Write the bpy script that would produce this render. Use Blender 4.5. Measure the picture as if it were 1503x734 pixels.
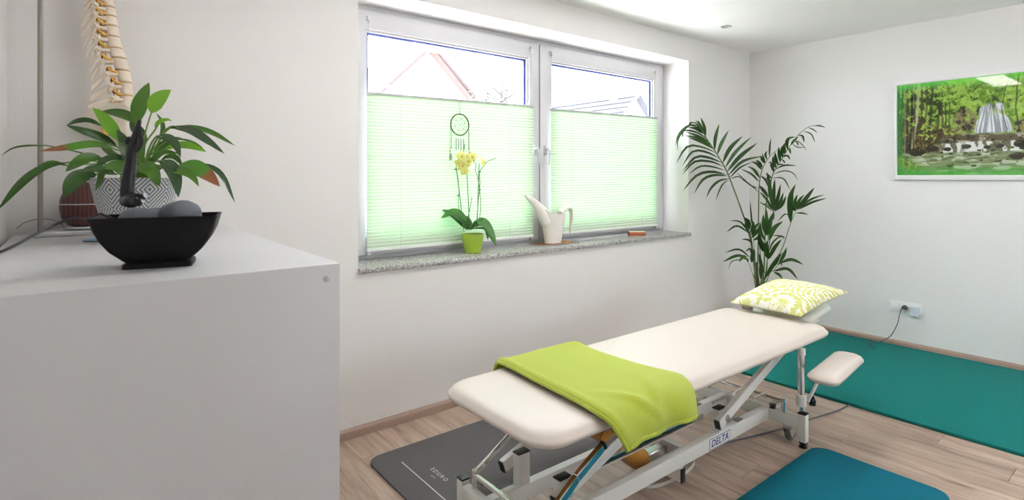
import bpy, bmesh, math, random
import numpy as np
from mathutils import Vector, Matrix, noise

random.seed(7)
PI = math.pi
sc = bpy.context.scene
COL = sc.collection
for o in list(bpy.data.objects):
    bpy.data.objects.remove(o)

# ------------------------------------------------------------------ camera
CAM = Vector((-5.43715, -2.92178, 1.43766))
HEAD = math.radians(51.56385)            # heading of the view, from +X
cd = bpy.data.cameras.new('camera')
cam = bpy.data.objects.new('camera', cd)
COL.objects.link(cam)
cam.location = CAM
cam.rotation_euler = (PI / 2, 0, HEAD - PI / 2)
cd.sensor_width = 36.0
cd.lens = 808.3 / 1503 * 36.0
cd.shift_y = -(367 - 258.6) / 1503
cd.clip_start = 0.02
cd.dof.use_dof = True
cd.dof.focus_distance = 3.6
cd.dof.aperture_fstop = 4.5
sc.camera = cam

# ------------------------------------------------------------------ world, sun, exposure
SKY = 20.0
w = bpy.data.worlds.new('daylight')
sc.world = w
w.use_nodes = True
bg = w.node_tree.nodes['Background']
bg.inputs[0].default_value = (0.84, 0.92, 1.05, 1)
bg.inputs[1].default_value = SKY
sd = bpy.data.lights.new('sun', 'SUN')
sd.energy = 52.0
sd.angle = 0.02
sd.color = (1.0, 0.96, 0.9)
sun = bpy.data.objects.new('sun', sd)
COL.objects.link(sun)
sun.rotation_euler = (math.radians(30), 0, math.radians(87))   # high, from the side, over the building's roof
LED = 12.5                               # radiance of the ceiling panels
LED_COL = (1.0, 0.97, 0.955)
sc.view_settings.view_transform = 'Standard'
sc.view_settings.look = 'None'
sc.view_settings.exposure = 0.24
sc.view_settings.gamma = 1.0
sc.view_settings.use_curve_mapping = False
cy = sc.cycles
cy.max_bounces = 12
cy.diffuse_bounces = 7
cy.glossy_bounces = 4
cy.transmission_bounces = 6
cy.transparent_max_bounces = 16
cy.caustics_reflective = False
cy.caustics_refractive = False
cy.sample_clamp_indirect = 6.0

# ------------------------------------------------------------------ measuring helpers (photo pixel + distance -> place)
FW = Vector((math.cos(HEAD), math.sin(HEAD), 0))
RT = Vector((math.sin(HEAD), -math.cos(HEAD), 0))
def at(px, py, t):
    return CAM + t * (FW + (px - 751.5) / 808.3 * RT + Vector((0, 0, (258.6 - py) / 808.3)))
def on_y(px, py, y):
    d = at(px, py, 1) - CAM
    return CAM + d * ((y - CAM.y) / d.y)
def on_x(px, py, x):
    d = at(px, py, 1) - CAM
    return CAM + d * ((x - CAM.x) / d.x)
def on_z(px, py, z):
    d = at(px, py, 1) - CAM
    return CAM + d * ((z - CAM.z) / d.z)

# ------------------------------------------------------------------ materials
MATS = {}
def new_mat(name):
    m = bpy.data.materials.new(name)
    m.use_nodes = True
    MATS[name] = m
    return m, m.node_tree, m.node_tree.nodes['Principled BSDF']

def mat(name, col, rough=0.5, metal=0.0, var=0.0, vscale=6.0, bump=0.0, bscale=60.0, rand=0.0, spec=0.5, coat=0.0, sheen=0.0, stretch=None, sub=0.0):
    m, t, b = new_mat(name)
    N, L = t.nodes, t.links
    b.inputs['Base Color'].default_value = (*col, 1)
    b.inputs['Roughness'].default_value = rough
    b.inputs['Metallic'].default_value = metal
    b.inputs['Specular IOR Level'].default_value = spec
    if coat:
        b.inputs['Coat Weight'].default_value = coat
        b.inputs['Coat Roughness'].default_value = 0.03
    if sheen:
        b.inputs['Sheen Weight'].default_value = sheen
    co = N.new('ShaderNodeTexCoord')
    vec = co.outputs['Object']
    if stretch:
        mp = N.new('ShaderNodeMapping')
        mp.inputs['Scale'].default_value = stretch
        L.new(vec, mp.inputs[0]); vec = mp.outputs[0]
    src = None
    if var:
        nz = N.new('ShaderNodeTexNoise')
        nz.inputs['Scale'].default_value = vscale
        nz.inputs['Detail'].default_value = 5
        L.new(vec, nz.inputs['Vector'])
        mx = N.new('ShaderNodeMix'); mx.data_type = 'RGBA'
        mx.inputs[6].default_value = (*[c * (1 - var) for c in col], 1)
        mx.inputs[7].default_value = (*[min(1, c * (1 + var)) for c in col], 1)
        L.new(nz.outputs['Fac'], mx.inputs[0])
        src = mx.outputs[2]
    if rand:
        oi = N.new('ShaderNodeObjectInfo')
        hs = N.new('ShaderNodeHueSaturation')
        mr = N.new('ShaderNodeMapRange')
        mr.inputs[3].default_value = 1 - rand
        mr.inputs[4].default_value = 1 + rand
        L.new(oi.outputs['Random'], mr.inputs[0])
        L.new(mr.outputs[0], hs.inputs['Value'])
        if src: L.new(src, hs.inputs['Color'])
        else: hs.inputs['Color'].default_value = (*col, 1)
        src = hs.outputs[0]
    if src: L.new(src, b.inputs['Base Color'])
    if bump:
        nb = N.new('ShaderNodeTexNoise')
        nb.inputs['Scale'].default_value = bscale
        nb.inputs['Detail'].default_value = 4
        L.new(vec, nb.inputs['Vector'])
        bp = N.new('ShaderNodeBump')
        bp.inputs['Strength'].default_value = bump
        bp.inputs['Distance'].default_value = 0.004
        L.new(nb.outputs['Fac'], bp.inputs['Height'])
        L.new(bp.outputs[0], b.inputs['Normal'])
    return m

mat('wall', (0.83, 0.812, 0.805), 0.85, bump=0.35, bscale=110, spec=0.2)
mat('ceiling', (0.90, 0.89, 0.895), 0.9, bump=0.3, bscale=110, spec=0.2)
mat('pvc', (0.62, 0.62, 0.645), 0.32)
mat('gasket', (0.03, 0.03, 0.035), 0.6)
mat('frame_grey', (0.42, 0.43, 0.44), 0.4)
mat('spacer', (0.09, 0.12, 0.42), 0.35, metal=0.3)
mat('steel', (0.62, 0.62, 0.62), 0.3, metal=1.0)
mat('chrome', (0.80, 0.80, 0.80), 0.07, metal=1.0)
mat('black_plastic', (0.012, 0.012, 0.013), 0.4)
mat('dark_metal', (0.10, 0.095, 0.085), 0.35, metal=0.8)
mat('pole_metal', (0.30, 0.275, 0.24), 0.4, metal=0.4)
mat('white_lacquer', (0.80, 0.80, 0.76), 0.28)
mat('vinyl', (0.63, 0.56, 0.50), 0.42, var=0.02, bump=0.05, bscale=300)
mat('vinyl_grey', (0.72, 0.73, 0.68), 0.45)
mat('towel', (0.40, 0.475, 0.045), 0.95, var=0.10, vscale=90, bump=0.8, bscale=420, sheen=0.3, spec=0.1)
mat('cabinet', (0.59, 0.59, 0.60), 0.42)
mat('cap_grey', (0.62, 0.62, 0.63), 0.4)
mat('mat_green', (0.010, 0.160, 0.145), 0.75, var=0.08, vscale=30, bump=0.4, bscale=500, spec=0.08)
mat('mat_blue', (0.005, 0.125, 0.180), 0.75, var=0.06, vscale=30, bump=0.4, bscale=500, spec=0.08)
mat('mat_grey', (0.115, 0.110, 0.112), 0.8, var=0.04, vscale=30, bump=0.2, bscale=300, spec=0.2)
mat('print_white', (0.62, 0.62, 0.62), 0.7)
mat('print_blue', (0.02, 0.06, 0.22), 0.5)
mat('leaf_palm', (0.020, 0.060, 0.008), 0.55, rand=0.35, spec=0.3)
mat('stem_palm', (0.10, 0.17, 0.04), 0.5, rand=0.2)
mat('stem_brown', (0.10, 0.065, 0.03), 0.8, bump=0.3)
mat('leaf_stem', (0.10, 0.22, 0.03), 0.45)
mat('leaf_orchid', (0.045, 0.16, 0.025), 0.33)
mat('soil', (0.05, 0.035, 0.022), 0.95, var=0.5, vscale=90, bump=1.0, bscale=120)
mat('bark', (0.24, 0.17, 0.11), 0.9, var=0.5, vscale=120, bump=1.0, bscale=160)
mat('lime_ceramic', (0.33, 0.47, 0.03), 0.22, coat=0.3)
mat('orchid_yellow', (0.74, 0.74, 0.24), 0.6, sub=0.2)
mat('orchid_lip', (0.70, 0.40, 0.06), 0.5)
mat('orchid_spike', (0.07, 0.15, 0.05), 0.5)
mat('bamboo_stick', (0.05, 0.14, 0.06), 0.5)
mat('can_plastic', (0.80, 0.765, 0.72), 0.4)
mat('tray_metal', (0.42, 0.42, 0.43), 0.35, metal=0.4)
mat('tray_cork', (0.27, 0.12, 0.04), 0.7, var=0.5, vscale=25)
mat('box_orange', (0.36, 0.085, 0.030), 0.6)
mat('box_cream', (0.72, 0.60, 0.46), 0.7)
mat('twine', (0.10, 0.08, 0.06), 0.9)
mat('willow', (0.09, 0.075, 0.045), 0.8)
mat('pale_thread', (0.16, 0.17, 0.14), 0.9)
mat('feather', (0.30, 0.36, 0.24), 0.9)
mat('bead', (0.22, 0.17, 0.05), 0.4)
mat('glass_tube', (0.20, 0.23, 0.22), 0.2)
mat('bone', (0.80, 0.70, 0.58), 0.45, var=0.05, vscale=25)
mat('cartilage', (0.52, 0.33, 0.15), 0.55)
mat('nerve', (0.70, 0.40, 0.06), 0.4)
mat('foramen', (0.20, 0.075, 0.015), 0.7)
mat('muscle_red', (0.60, 0.03, 0.015), 0.4)
mat('slate', (0.006, 0.0055, 0.0055), 0.6, bump=0.25, bscale=40, spec=0.2)
mat('bronze', (0.006, 0.006, 0.009), 0.36, bump=0.1, spec=0.3)
mat('pebble', (0.095, 0.105, 0.125), 0.7, var=0.25, vscale=35, bump=0.3, bscale=90)
mat('cable_black', (0.008, 0.009, 0.014), 0.4)
mat('cable_grey', (0.10, 0.10, 0.10), 0.55)
mat('cable_white', (0.60, 0.58, 0.53), 0.5)
mat('socket', (0.88, 0.88, 0.88), 0.3)
mat('adapter', (0.62, 0.68, 0.72), 0.35)
mat('plug', (0.07, 0.07, 0.07), 0.5)
mat('motor', (0.36, 0.15, 0.02), 0.35)
mat('rubber_grey', (0.16, 0.16, 0.15), 0.6)
mat('terracotta', (0.25, 0.2, 0.17), 0.8)
mat('frame_white', (0.82, 0.81, 0.81), 0.4)
mat('render_wall', (0.80, 0.79, 0.77), 0.9)
mat('barge', (0.020, 0.0105, 0.0112), 0.7)
mat('roof_tile', (0.021, 0.0245, 0.032), 0.8, rand=0.2)
mat('roof_red', (0.08, 0.04, 0.035), 0.8)
mat('tree_leaf', (0.011, 0.019, 0.008), 0.7, rand=0.2)
mat('tree_bark', (0.03, 0.025, 0.02), 0.9)
mat('lawn', (0.52, 0.51, 0.50), 0.95, var=0.15, vscale=3)
mat('coaster_dark', (0.03, 0.05, 0.03), 0.4)
mat('coaster_print', (0.10, 0.32, 0.55), 0.35, var=0.6, vscale=30)
mat('rail_grey', (0.50, 0.49, 0.50), 0.4)
mat('lamp_chrome', (0.55, 0.55, 0.55), 0.25, metal=1.0)
mat('lamp_lens', (0.55, 0.55, 0.55), 0.3)

# floor planks: grey-beige oak decor, grain along Y
m, t, b = new_mat('oak')
N, L = t.nodes, t.links
geo = N.new('ShaderNodeNewGeometry'); oi = N.new('ShaderNodeObjectInfo')
cmb = N.new('ShaderNodeCombineXYZ')
mul = N.new('ShaderNodeMath'); mul.operation = 'MULTIPLY'; mul.inputs[1].default_value = 37.0
L.new(oi.outputs['Random'], mul.inputs[0]); L.new(mul.outputs[0], cmb.inputs[1]); L.new(mul.outputs[0], cmb.inputs[2])
add = N.new('ShaderNodeVectorMath'); add.operation = 'ADD'
L.new(geo.outputs['Position'], add.inputs[0]); L.new(cmb.outputs[0], add.inputs[1])
mp = N.new('ShaderNodeMapping'); mp.inputs['Scale'].default_value = (16, 1.3, 16)
L.new(add.outputs[0], mp.inputs[0])
n1 = N.new('ShaderNodeTexNoise'); n1.inputs['Scale'].default_value = 1.6; n1.inputs['Detail'].default_value = 8; n1.inputs['Roughness'].default_value = 0.62; n1.inputs['Distortion'].default_value = 0.7
L.new(mp.outputs[0], n1.inputs['Vector'])
cr = N.new('ShaderNodeValToRGB')
cr.color_ramp.elements[0].position = 0.30; cr.color_ramp.elements[0].color = (0.19, 0.130, 0.095, 1)
cr.color_ramp.elements[1].position = 0.72; cr.color_ramp.elements[1].color = (0.50, 0.385, 0.305, 1)
e = cr.color_ramp.elements.new(0.45); e.color = (0.36, 0.265, 0.205, 1)
L.new(n1.outputs['Fac'], cr.inputs[0])
n2 = N.new('ShaderNodeTexNoise'); n2.inputs['Scale'].default_value = 3.0
mp2 = N.new('ShaderNodeMapping'); mp2.inputs['Scale'].default_value = (2.2, 0.6, 1)
L.new(add.outputs[0], mp2.inputs[0]); L.new(mp2.outputs[0], n2.inputs['Vector'])
hs = N.new('ShaderNodeHueSaturation')
mr = N.new('ShaderNodeMapRange'); mr.inputs[1].default_value = 0.3; mr.inputs[2].default_value = 0.7; mr.inputs[3].default_value = 0.86; mr.inputs[4].default_value = 1.14
L.new(n2.outputs['Fac'], mr.inputs[0]); L.new(mr.outputs[0], hs.inputs['Value']); L.new(cr.outputs[0], hs.inputs['Color'])
L.new(hs.outputs[0], b.inputs['Base Color'])
b.inputs['Roughness'].default_value = 0.45
bp = N.new('ShaderNodeBump'); bp.inputs['Strength'].default_value = 0.12; bp.inputs['Distance'].default_value = 0.002
L.new(n1.outputs['Fac'], bp.inputs['Height']); L.new(bp.outputs[0], b.inputs['Normal'])
mat('skirting', (0.34, 0.235, 0.185), 0.5, var=0.18, vscale=3, stretch=(1, 1, 25))

# granite
m, t, b = new_mat('granite')
N, L = t.nodes, t.links
co = N.new('ShaderNodeTexCoord'); vo = N.new('ShaderNodeTexVoronoi'); vo.inputs['Scale'].default_value = 230
L.new(co.outputs['Object'], vo.inputs['Vector'])
bw = N.new('ShaderNodeSeparateColor'); L.new(vo.outputs['Color'], bw.inputs[0])
cr = N.new('ShaderNodeValToRGB'); cr.color_ramp.interpolation = 'CONSTANT'
for p, c in ((0.0, (0.10, 0.09, 0.09)), (0.16, (0.30, 0.29, 0.285)), (0.42, (0.48, 0.47, 0.46)), (0.8, (0.64, 0.63, 0.61))):
    if p == 0.0: el = cr.color_ramp.elements[0]; el.position = 0
    elif p == 0.8: el = cr.color_ramp.elements[-1]; el.position = 0.8
    else: el = cr.color_ramp.elements.new(p)
    el.color = (*c, 1)
L.new(bw.outputs[0], cr.inputs[0]); L.new(cr.outputs[0], b.inputs['Base Color'])
b.inputs['Roughness'].default_value = 0.18

# glass (clear float glass: straight-through with a faint mirror)
m, t, b = new_mat('glass')
N, L = t.nodes, t.links
N.remove(b)
tr = N.new('ShaderNodeBsdfTransparent'); gl = N.new('ShaderNodeBsdfGlossy'); gl.inputs['Roughness'].default_value = 0.0
lw0 = N.new('ShaderNodeLayerWeight'); lw = N.new('ShaderNodeMath'); lw.operation = 'MULTIPLY_ADD'; lw.inputs[1].default_value = 0.22; lw.inputs[2].default_value = 0.015
pw4 = N.new('ShaderNodeMath'); pw4.operation = 'POWER'; pw4.inputs[1].default_value = 4.0
L.new(lw0.outputs['Facing'], pw4.inputs[0]); L.new(pw4.outputs[0], lw.inputs[0])
mx = N.new('ShaderNodeMixShader')
L.new(lw.outputs[0], mx.inputs[0]); L.new(tr.outputs[0], mx.inputs[1]); L.new(gl.outputs[0], mx.inputs[2])
L.new(mx.outputs[0], N['Material Output'].inputs[0])

# blind fabric (thin pale green, light comes through)
m, t, b = new_mat('blind_fabric')
N, L = t.nodes, t.links
N.remove(b)
df = N.new('ShaderNodeBsdfDiffuse'); df.inputs[0].default_value = (0.70, 0.80, 0.67, 1)
tl = N.new('ShaderNodeBsdfTranslucent'); tl.inputs[0].default_value = (0.24, 0.50, 0.21, 1)
mx = N.new('ShaderNodeMixShader'); mx.inputs[0].default_value = 0.10
L.new(df.outputs[0], mx.inputs[1]); L.new(tl.outputs[0], mx.inputs[2])
L.new(mx.outputs[0], N['Material Output'].inputs[0])

# translucent cloth that diffuses the added rear fill light
m, t, b = new_mat('fill_sheer')
N, L = t.nodes, t.links
N.remove(b)
df = N.new('ShaderNodeBsdfDiffuse'); df.inputs[0].default_value = (0.85, 0.85, 0.85, 1)
tl = N.new('ShaderNodeBsdfTranslucent'); tl.inputs[0].default_value = (0.80, 0.80, 0.80, 1)
mx = N.new('ShaderNodeMixShader'); mx.inputs[0].default_value = 0.70
L.new(df.outputs[0], mx.inputs[1]); L.new(tl.outputs[0], mx.inputs[2])
L.new(mx.outputs[0], N['Material Output'].inputs[0])

# lamp panel
m, t, b = new_mat('led')
b.inputs['Base Color'].default_value = (0.9, 0.9, 0.9, 1)
b.inputs['Emission Color'].default_value = (*LED_COL, 1)
b.inputs['Emission Strength'].default_value = LED

# thin green leaves with some light coming through
def leafy(name, col, col2, rough=0.35, transl=0.25, tip=None):
    m, t, b = new_mat(name)
    N, L = t.nodes, t.links
    at_ = N.new('ShaderNodeAttribute'); at_.attribute_name = 'along'; at_.attribute_type = 'GEOMETRY'
    oi = N.new('ShaderNodeObjectInfo')
    mx = N.new('ShaderNodeMix'); mx.data_type = 'RGBA'
    mx.inputs[6].default_value = (*col, 1); mx.inputs[7].default_value = (*col2, 1)
    L.new(oi.outputs['Random'], mx.inputs[0])
    src = mx.outputs[2]
    if tip:
        cr = N.new('ShaderNodeValToRGB')
        cr.color_ramp.elements[0].position = 0.62; cr.color_ramp.elements[0].color = (0, 0, 0, 1)
        cr.color_ramp.elements[1].position = 0.70; cr.color_ramp.elements[1].color = (1, 1, 1, 1)
        nz = N.new('ShaderNodeTexNoise'); nz.inputs['Scale'].default_value = 40
        ad = N.new('ShaderNodeMath'); ad.operation = 'MULTIPLY_ADD'; ad.inputs[1].default_value = 0.16; ad.inputs[2].default_value = -0.08
        L.new(nz.outputs['Fac'], ad.inputs[0])
        a2 = N.new('ShaderNodeMath'); a2.operation = 'ADD'
        L.new(at_.outputs['Fac'], a2.inputs[0]); L.new(ad.outputs[0], a2.inputs[1])
        L.new(a2.outputs[0], cr.inputs[0])
        m2 = N.new('ShaderNodeMix'); m2.data_type = 'RGBA'
        L.new(cr.outputs[0], m2.inputs[0]); L.new(src, m2.inputs[6]); m2.inputs[7].default_value = (*tip, 1)
        src = m2.outputs[2]
    L.new(src, b.inputs['Base Color'])
    b.inputs['Roughness'].default_value = rough
    tl = N.new('ShaderNodeBsdfTranslucent'); L.new(src, tl.inputs[0])
    ms = N.new('ShaderNodeMixShader'); ms.inputs[0].default_value = transl
    L.new(b.outputs[0], ms.inputs[1]); L.new(tl.outputs[0], ms.inputs[2])
    L.new(ms.outputs[0], N['Material Output'].inputs[0])
leafy('leaf_lily', (0.020, 0.070, 0.008), (0.060, 0.170, 0.010))
leafy('leaf_lily_bright', (0.13, 0.34, 0.012), (0.16, 0.36, 0.02), transl=0.35)
leafy('leaf_lily_brown', (0.06, 0.20, 0.012), (0.08, 0.22, 0.012), tip=(0.23, 0.085, 0.03))
leafy('leaf_lily_shiny', (0.035, 0.075, 0.030), (0.045, 0.095, 0.035), rough=0.16)

# pattern of nested lozenges on the planter
m, t, b = new_mat('lozenge')
N, L = t.nodes, t.links
uv = N.new('ShaderNodeAttribute'); uv.attribute_name = 'pat'; uv.attribute_type = 'GEOMETRY'
sx = N.new('ShaderNodeSeparateXYZ'); L.new(uv.outputs['Vector'], sx.inputs[0])
def M(op, a, bb=None, c=None):
    n = N.new('ShaderNodeMath'); n.operation = op
    for i, v in enumerate((a, bb, c)):
        if v is None: continue
        if isinstance(v, (int, float)): n.inputs[i].default_value = v
        else: L.new(v, n.inputs[i])
    return n.outputs[0]
fu = M('ABSOLUTE', M('SUBTRACT', M('FRACT', sx.outputs[0]), 0.5))
fv = M('ABSOLUTE', M('SUBTRACT', M('FRACT', sx.outputs[1]), 0.5))
dist = M('ADD', fu, fv)
st = M('GREATER_THAN', M('FRACT', M('MULTIPLY', dist, 9.0)), 0.52)
mx = N.new('ShaderNodeMix'); mx.data_type = 'RGBA'
mx.inputs[6].default_value = (0.15, 0.155, 0.165, 1); mx.inputs[7].default_value = (0.56, 0.56, 0.57, 1)
L.new(st, mx.inputs[0]); L.new(mx.outputs[2], b.inputs['Base Color'])
b.inputs['Roughness'].default_value = 0.55
bp = N.new('ShaderNodeBump'); bp.inputs['Strength'].default_value = 0.3; bp.inputs['Distance'].default_value = 0.002
L.new(st, bp.inputs['Height']); L.new(bp.outputs[0], b.inputs['Normal'])

# wood-grain ball
m, t, b = new_mat('dark_wood')
N, L = t.nodes, t.links
co = N.new('ShaderNodeTexCoord'); wv = N.new('ShaderNodeTexWave')
wv.inputs['Scale'].default_value = 22; wv.inputs['Distortion'].default_value = 3.5; wv.inputs['Detail'].default_value = 3
L.new(co.outputs['Object'], wv.inputs['Vector'])
cr = N.new('ShaderNodeValToRGB')
cr.color_ramp.elements[0].color = (0.030, 0.008, 0.007, 1); cr.color_ramp.elements[1].color = (0.115, 0.032, 0.024, 1)
L.new(wv.outputs['Fac'], cr.inputs[0]); L.new(cr.outputs[0], b.inputs['Base Color'])
b.inputs['Roughness'].default_value = 0.4

# cushion print: ringed leaf medallions, lime on white
m, t, b = new_mat('cushion_print')
N, L = t.nodes, t.links
uv = N.new('ShaderNodeAttribute'); uv.attribute_name = 'pat'; uv.attribute_type = 'GEOMETRY'
nz = N.new('ShaderNodeTexNoise'); nz.inputs['Scale'].default_value = 5.0
L.new(uv.outputs['Vector'], nz.inputs['Vector'])
vm = N.new('ShaderNodeVectorMath'); vm.operation = 'MULTIPLY_ADD'
vm.inputs[1].default_value = (0.09, 0.09, 0); L.new(nz.outputs['Color'], vm.inputs[0]); L.new(uv.outputs['Vector'], vm.inputs[2])
vo = N.new('ShaderNodeTexVoronoi'); vo.inputs['Scale'].default_value = 1.9; L.new(vm.outputs[0], vo.inputs['Vector'])
ring = M('SINE', M('MULTIPLY', vo.outputs['Distance'], 50.0))
sub = N.new('ShaderNodeVectorMath'); sub.operation = 'SUBTRACT'
L.new(vm.outputs[0], sub.inputs[0]); L.new(vo.outputs['Position'], sub.inputs[1])
sx = N.new('ShaderNodeSeparateXYZ'); L.new(sub.outputs[0], sx.inputs[0])
ang = M('ARCTAN2', sx.outputs[1], sx.outputs[0])
spoke = M('SINE', M('ADD', M('MULTIPLY', ang, 15.0), M('MULTIPLY', vo.outputs['Distance'], 20.0)))
n3 = N.new('ShaderNodeTexNoise'); n3.inputs['Scale'].default_value = 14.0; L.new(uv.outputs['Vector'], n3.inputs['Vector'])
comb = M('ADD', M('ADD', M('MULTIPLY', ring, 0.55), M('MULTIPLY', spoke, 0.40)), M('MULTIPLY', M('SUBTRACT', n3.outputs['Fac'], 0.5), 2.2))
cr = N.new('ShaderNodeValToRGB')
cr.color_ramp.elements[0].position = 0.37; cr.color_ramp.elements[0].color = (0.84, 0.81, 0.72, 1)
cr.color_ramp.elements[1].position = 0.49; cr.color_ramp.elements[1].color = (0.55, 0.56, 0.15, 1)
L.new(M('MULTIPLY_ADD', comb, 0.25, 0.44), cr.inputs[0])
L.new(cr.outputs[0], b.inputs['Base Color'])
b.inputs['Roughness'].default_value = 0.85

# printed scenery: colours stored in the print itself
m, t, b = new_mat('scenery_print')
N, L = t.nodes, t.links
ca = N.new('ShaderNodeAttribute'); ca.attribute_name = 'ink'; ca.attribute_type = 'GEOMETRY'
L.new(ca.outputs['Color'], b.inputs['Base Color'])
b.inputs['Roughness'].default_value = 0.03
b.inputs['Specular IOR Level'].default_value = 0.6

# ------------------------------------------------------------------ mesh building
class MB:
    def __init__(s):
        s.v = []; s.f = []; s.att = {}
    def add(s, verts, faces):
        o = len(s.v)
        s.v += [Vector(p) for p in verts]
        s.f += [tuple(i + o for i in f) for f in faces]
        return s
    def box(s, a, bb, bev=0.0, seg=2, M_=None):
        bm = bmesh.new()
        bmesh.ops.create_cube(bm, size=1)
        a, bb = Vector(a), Vector(bb)
        for v in bm.verts:
            v.co = Vector(((a[i] + bb[i]) / 2 + v.co[i] * (bb[i] - a[i])) for i in range(3))
        if bev:
            bmesh.ops.bevel(bm, geom=bm.edges[:], offset=bev, segments=seg, profile=0.5, affect='EDGES', clamp_overlap=True)
        return s.bm(bm, M_)
    def bm(s, bm, M_=None):
        bm.verts.ensure_lookup_table(); bm.verts.index_update()
        vs = [(M_ @ v.co if M_ else v.co.copy()) for v in bm.verts]
        fs = [[v.index for v in f.verts] for f in bm.faces]
        bm.free()
        return s.add(vs, fs)
    def bar(s, p0, p1, wdt, hgt, up=(0, 0, 1), bev=0.003):
        p0, p1 = Vector(p0), Vector(p1)
        z = (p1 - p0); ln = z.length; z.normalize()
        y = Vector(up); x = y.cross(z)
        if x.length < 1e-5: x = Vector((1, 0, 0))
        x.normalize(); y = z.cross(x)
        M_ = Matrix.Translation((p0 + p1) / 2) @ Matrix((x, y, z)).transposed().to_4x4()
        return s.box((-wdt / 2, -hgt / 2, -ln / 2), (wdt / 2, hgt / 2, ln / 2), bev, 1, M_)
    def tube(s, pts, r, n=10, cap=True):
        pts = [Vector(p) for p in pts]
        rs = r if isinstance(r, (list, tuple)) else [r] * len(pts)
        rings = []; prev = None
        for i, p in enumerate(pts):
            d = (pts[min(i + 1, len(pts) - 1)] - pts[max(i - 1, 0)])
            if d.length < 1e-9: d = Vector((0, 0, 1))
            d.normalize()
            if prev is None:
                x = d.cross(Vector((0, 0, 1)))
                if x.length < 1e-3: x = Vector((1, 0, 0))
            else:
                x = prev - d * prev.dot(d)
                if x.length < 1e-5: x = d.orthogonal()
            x.normalize(); prev = x; y = d.cross(x)
            rings.append([p + rs[i] * (math.cos(2 * PI * k / n) * x + math.sin(2 * PI * k / n) * y) for k in range(n)])
        return s.loft(rings, cap)
    def loft(s, rings, cap=True, closed=True):
        n = len(rings[0]); vs = [p for rg in rings for p in rg]; fs = []
        for i in range(len(rings) - 1):
            for k in range(n if closed else n - 1):
                k2 = (k + 1) % n
                fs.append((i * n + k, i * n + k2, (i + 1) * n + k2, (i + 1) * n + k))
        if cap:
            fs.append(tuple(range(n))[::-1]); fs.append(tuple((len(rings) - 1) * n + k for k in range(n)))
        return s.add(vs, fs)
    def lathe(s, prof, c=(0, 0, 0), n=32, cap=True):
        c = Vector(c)
        return s.loft([[c + Vector((r * math.cos(2 * PI * k / n), r * math.sin(2 * PI * k / n), z)) for k in range(n)] for r, z in prof], cap)
    def ball(s, c, r, n=14, m=9, M_=None, fn=None):
        c = Vector(c); r = Vector(r) if not isinstance(r, (int, float)) else Vector((r, r, r))
        rings = []
        for j in range(m + 1):
            a = -PI / 2 + PI * (0.03 + 0.94 * j / m)
            rg = []
            for k in range(n):
                p = Vector((math.cos(a) * math.cos(2 * PI * k / n), math.cos(a) * math.sin(2 * PI * k / n), math.sin(a)))
                if fn: p = fn(p)
                p = Vector((p.x * r.x, p.y * r.y, p.z * r.z))
                if M_: p = M_ @ p
                rg.append(c + p)
            rings.append(rg)
        return s.loft(rings)
    def slab(s, x0, x1, y0, y1, r, prof, n=7, M_=None, crown=0.0):
        """rounded rectangle; prof = (inset, z) from the bottom middle to the top middle"""
        cx, cyy = (x0 + x1) / 2, (y0 + y1) / 2
        rings = []
        for ins, z in prof:
            hx, hy = (x1 - x0) / 2 - ins, (y1 - y0) / 2 - ins
            rr = max(0.0015, min(r - ins * 0.6, hx - 1e-4, hy - 1e-4))
            rg = []
            for q, (sx_, sy_) in enumerate(((1, 1), (-1, 1), (-1, -1), (1, -1))):
                for k in range(n + 1):
                    a = PI / 2 * (q + k / n)
                    p = Vector((cx + sx_ * (hx - rr) + rr * math.cos(a), cyy + sy_ * (hy - rr) + rr * math.sin(a), z))
                    rg.append(M_ @ p if M_ else p)
            rings.append(rg)
        return s.loft(rings)
    def build(s, name, mt, parent=None, smooth=True, origin=None, ang=0.7):
        if parent is not None:
            off = WLOC[parent.name]
        elif origin is not None:
            off = Vector(origin)
        else:
            lo = [min(p[i] for p in s.v) for i in range(3)]; hi = [max(p[i] for p in s.v) for i in range(3)]
            off = Vector(((lo[0] + hi[0]) / 2, (lo[1] + hi[1]) / 2, lo[2]))
        me = bpy.data.meshes.new(name)
        me.from_pydata([tuple(p - off) for p in s.v], [], s.f)
        me.update()
        bm = bmesh.new(); bm.from_mesh(me)
        bmesh.ops.recalc_face_normals(bm, faces=bm.faces)
        bm.to_mesh(me); bm.free()
        for nm, (typ, vals) in s.att.items():
            a = me.attributes.new(nm, typ, 'POINT')
            if typ == 'FLOAT': a.data.foreach_set('value', vals)
            elif typ == 'FLOAT_VECTOR': a.data.foreach_set('vector', [c for v in vals for c in v])
        if smooth:
            me.shade_smooth()
            try: me.set_sharp_from_angle(angle=ang)
            except Exception: pass
        me.materials.append(MATS[mt])
        ob = bpy.data.objects.new(name, me)
        COL.objects.link(ob)
        if parent is not None:
            ob.parent = parent
        else:
            ob.location = off
        WLOC[ob.name] = off.copy()
        return ob
WLOC = {}
def empty(name, loc):
    o = bpy.data.objects.new(name, None)
    o.empty_display_size = 0.05
    COL.objects.link(o)
    o.location = loc
    WLOC[o.name] = Vector(loc)
    return o
def tag(o, label=None, cat=None, group=None, kind=None):
    if label: o['label'] = label
    if cat: o['category'] = cat
    if group: o['group'] = group
    if kind: o['kind'] = kind
    return o
def child(mesh_ob, parent, loc):
    """a copy sharing mesh data, placed at world loc"""
    c = mesh_ob.copy(); COL.objects.link(c); c.parent = parent
    c.location = Vector(loc) - WLOC[parent.name]
    WLOC[c.name] = Vector(loc)
    return c
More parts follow.
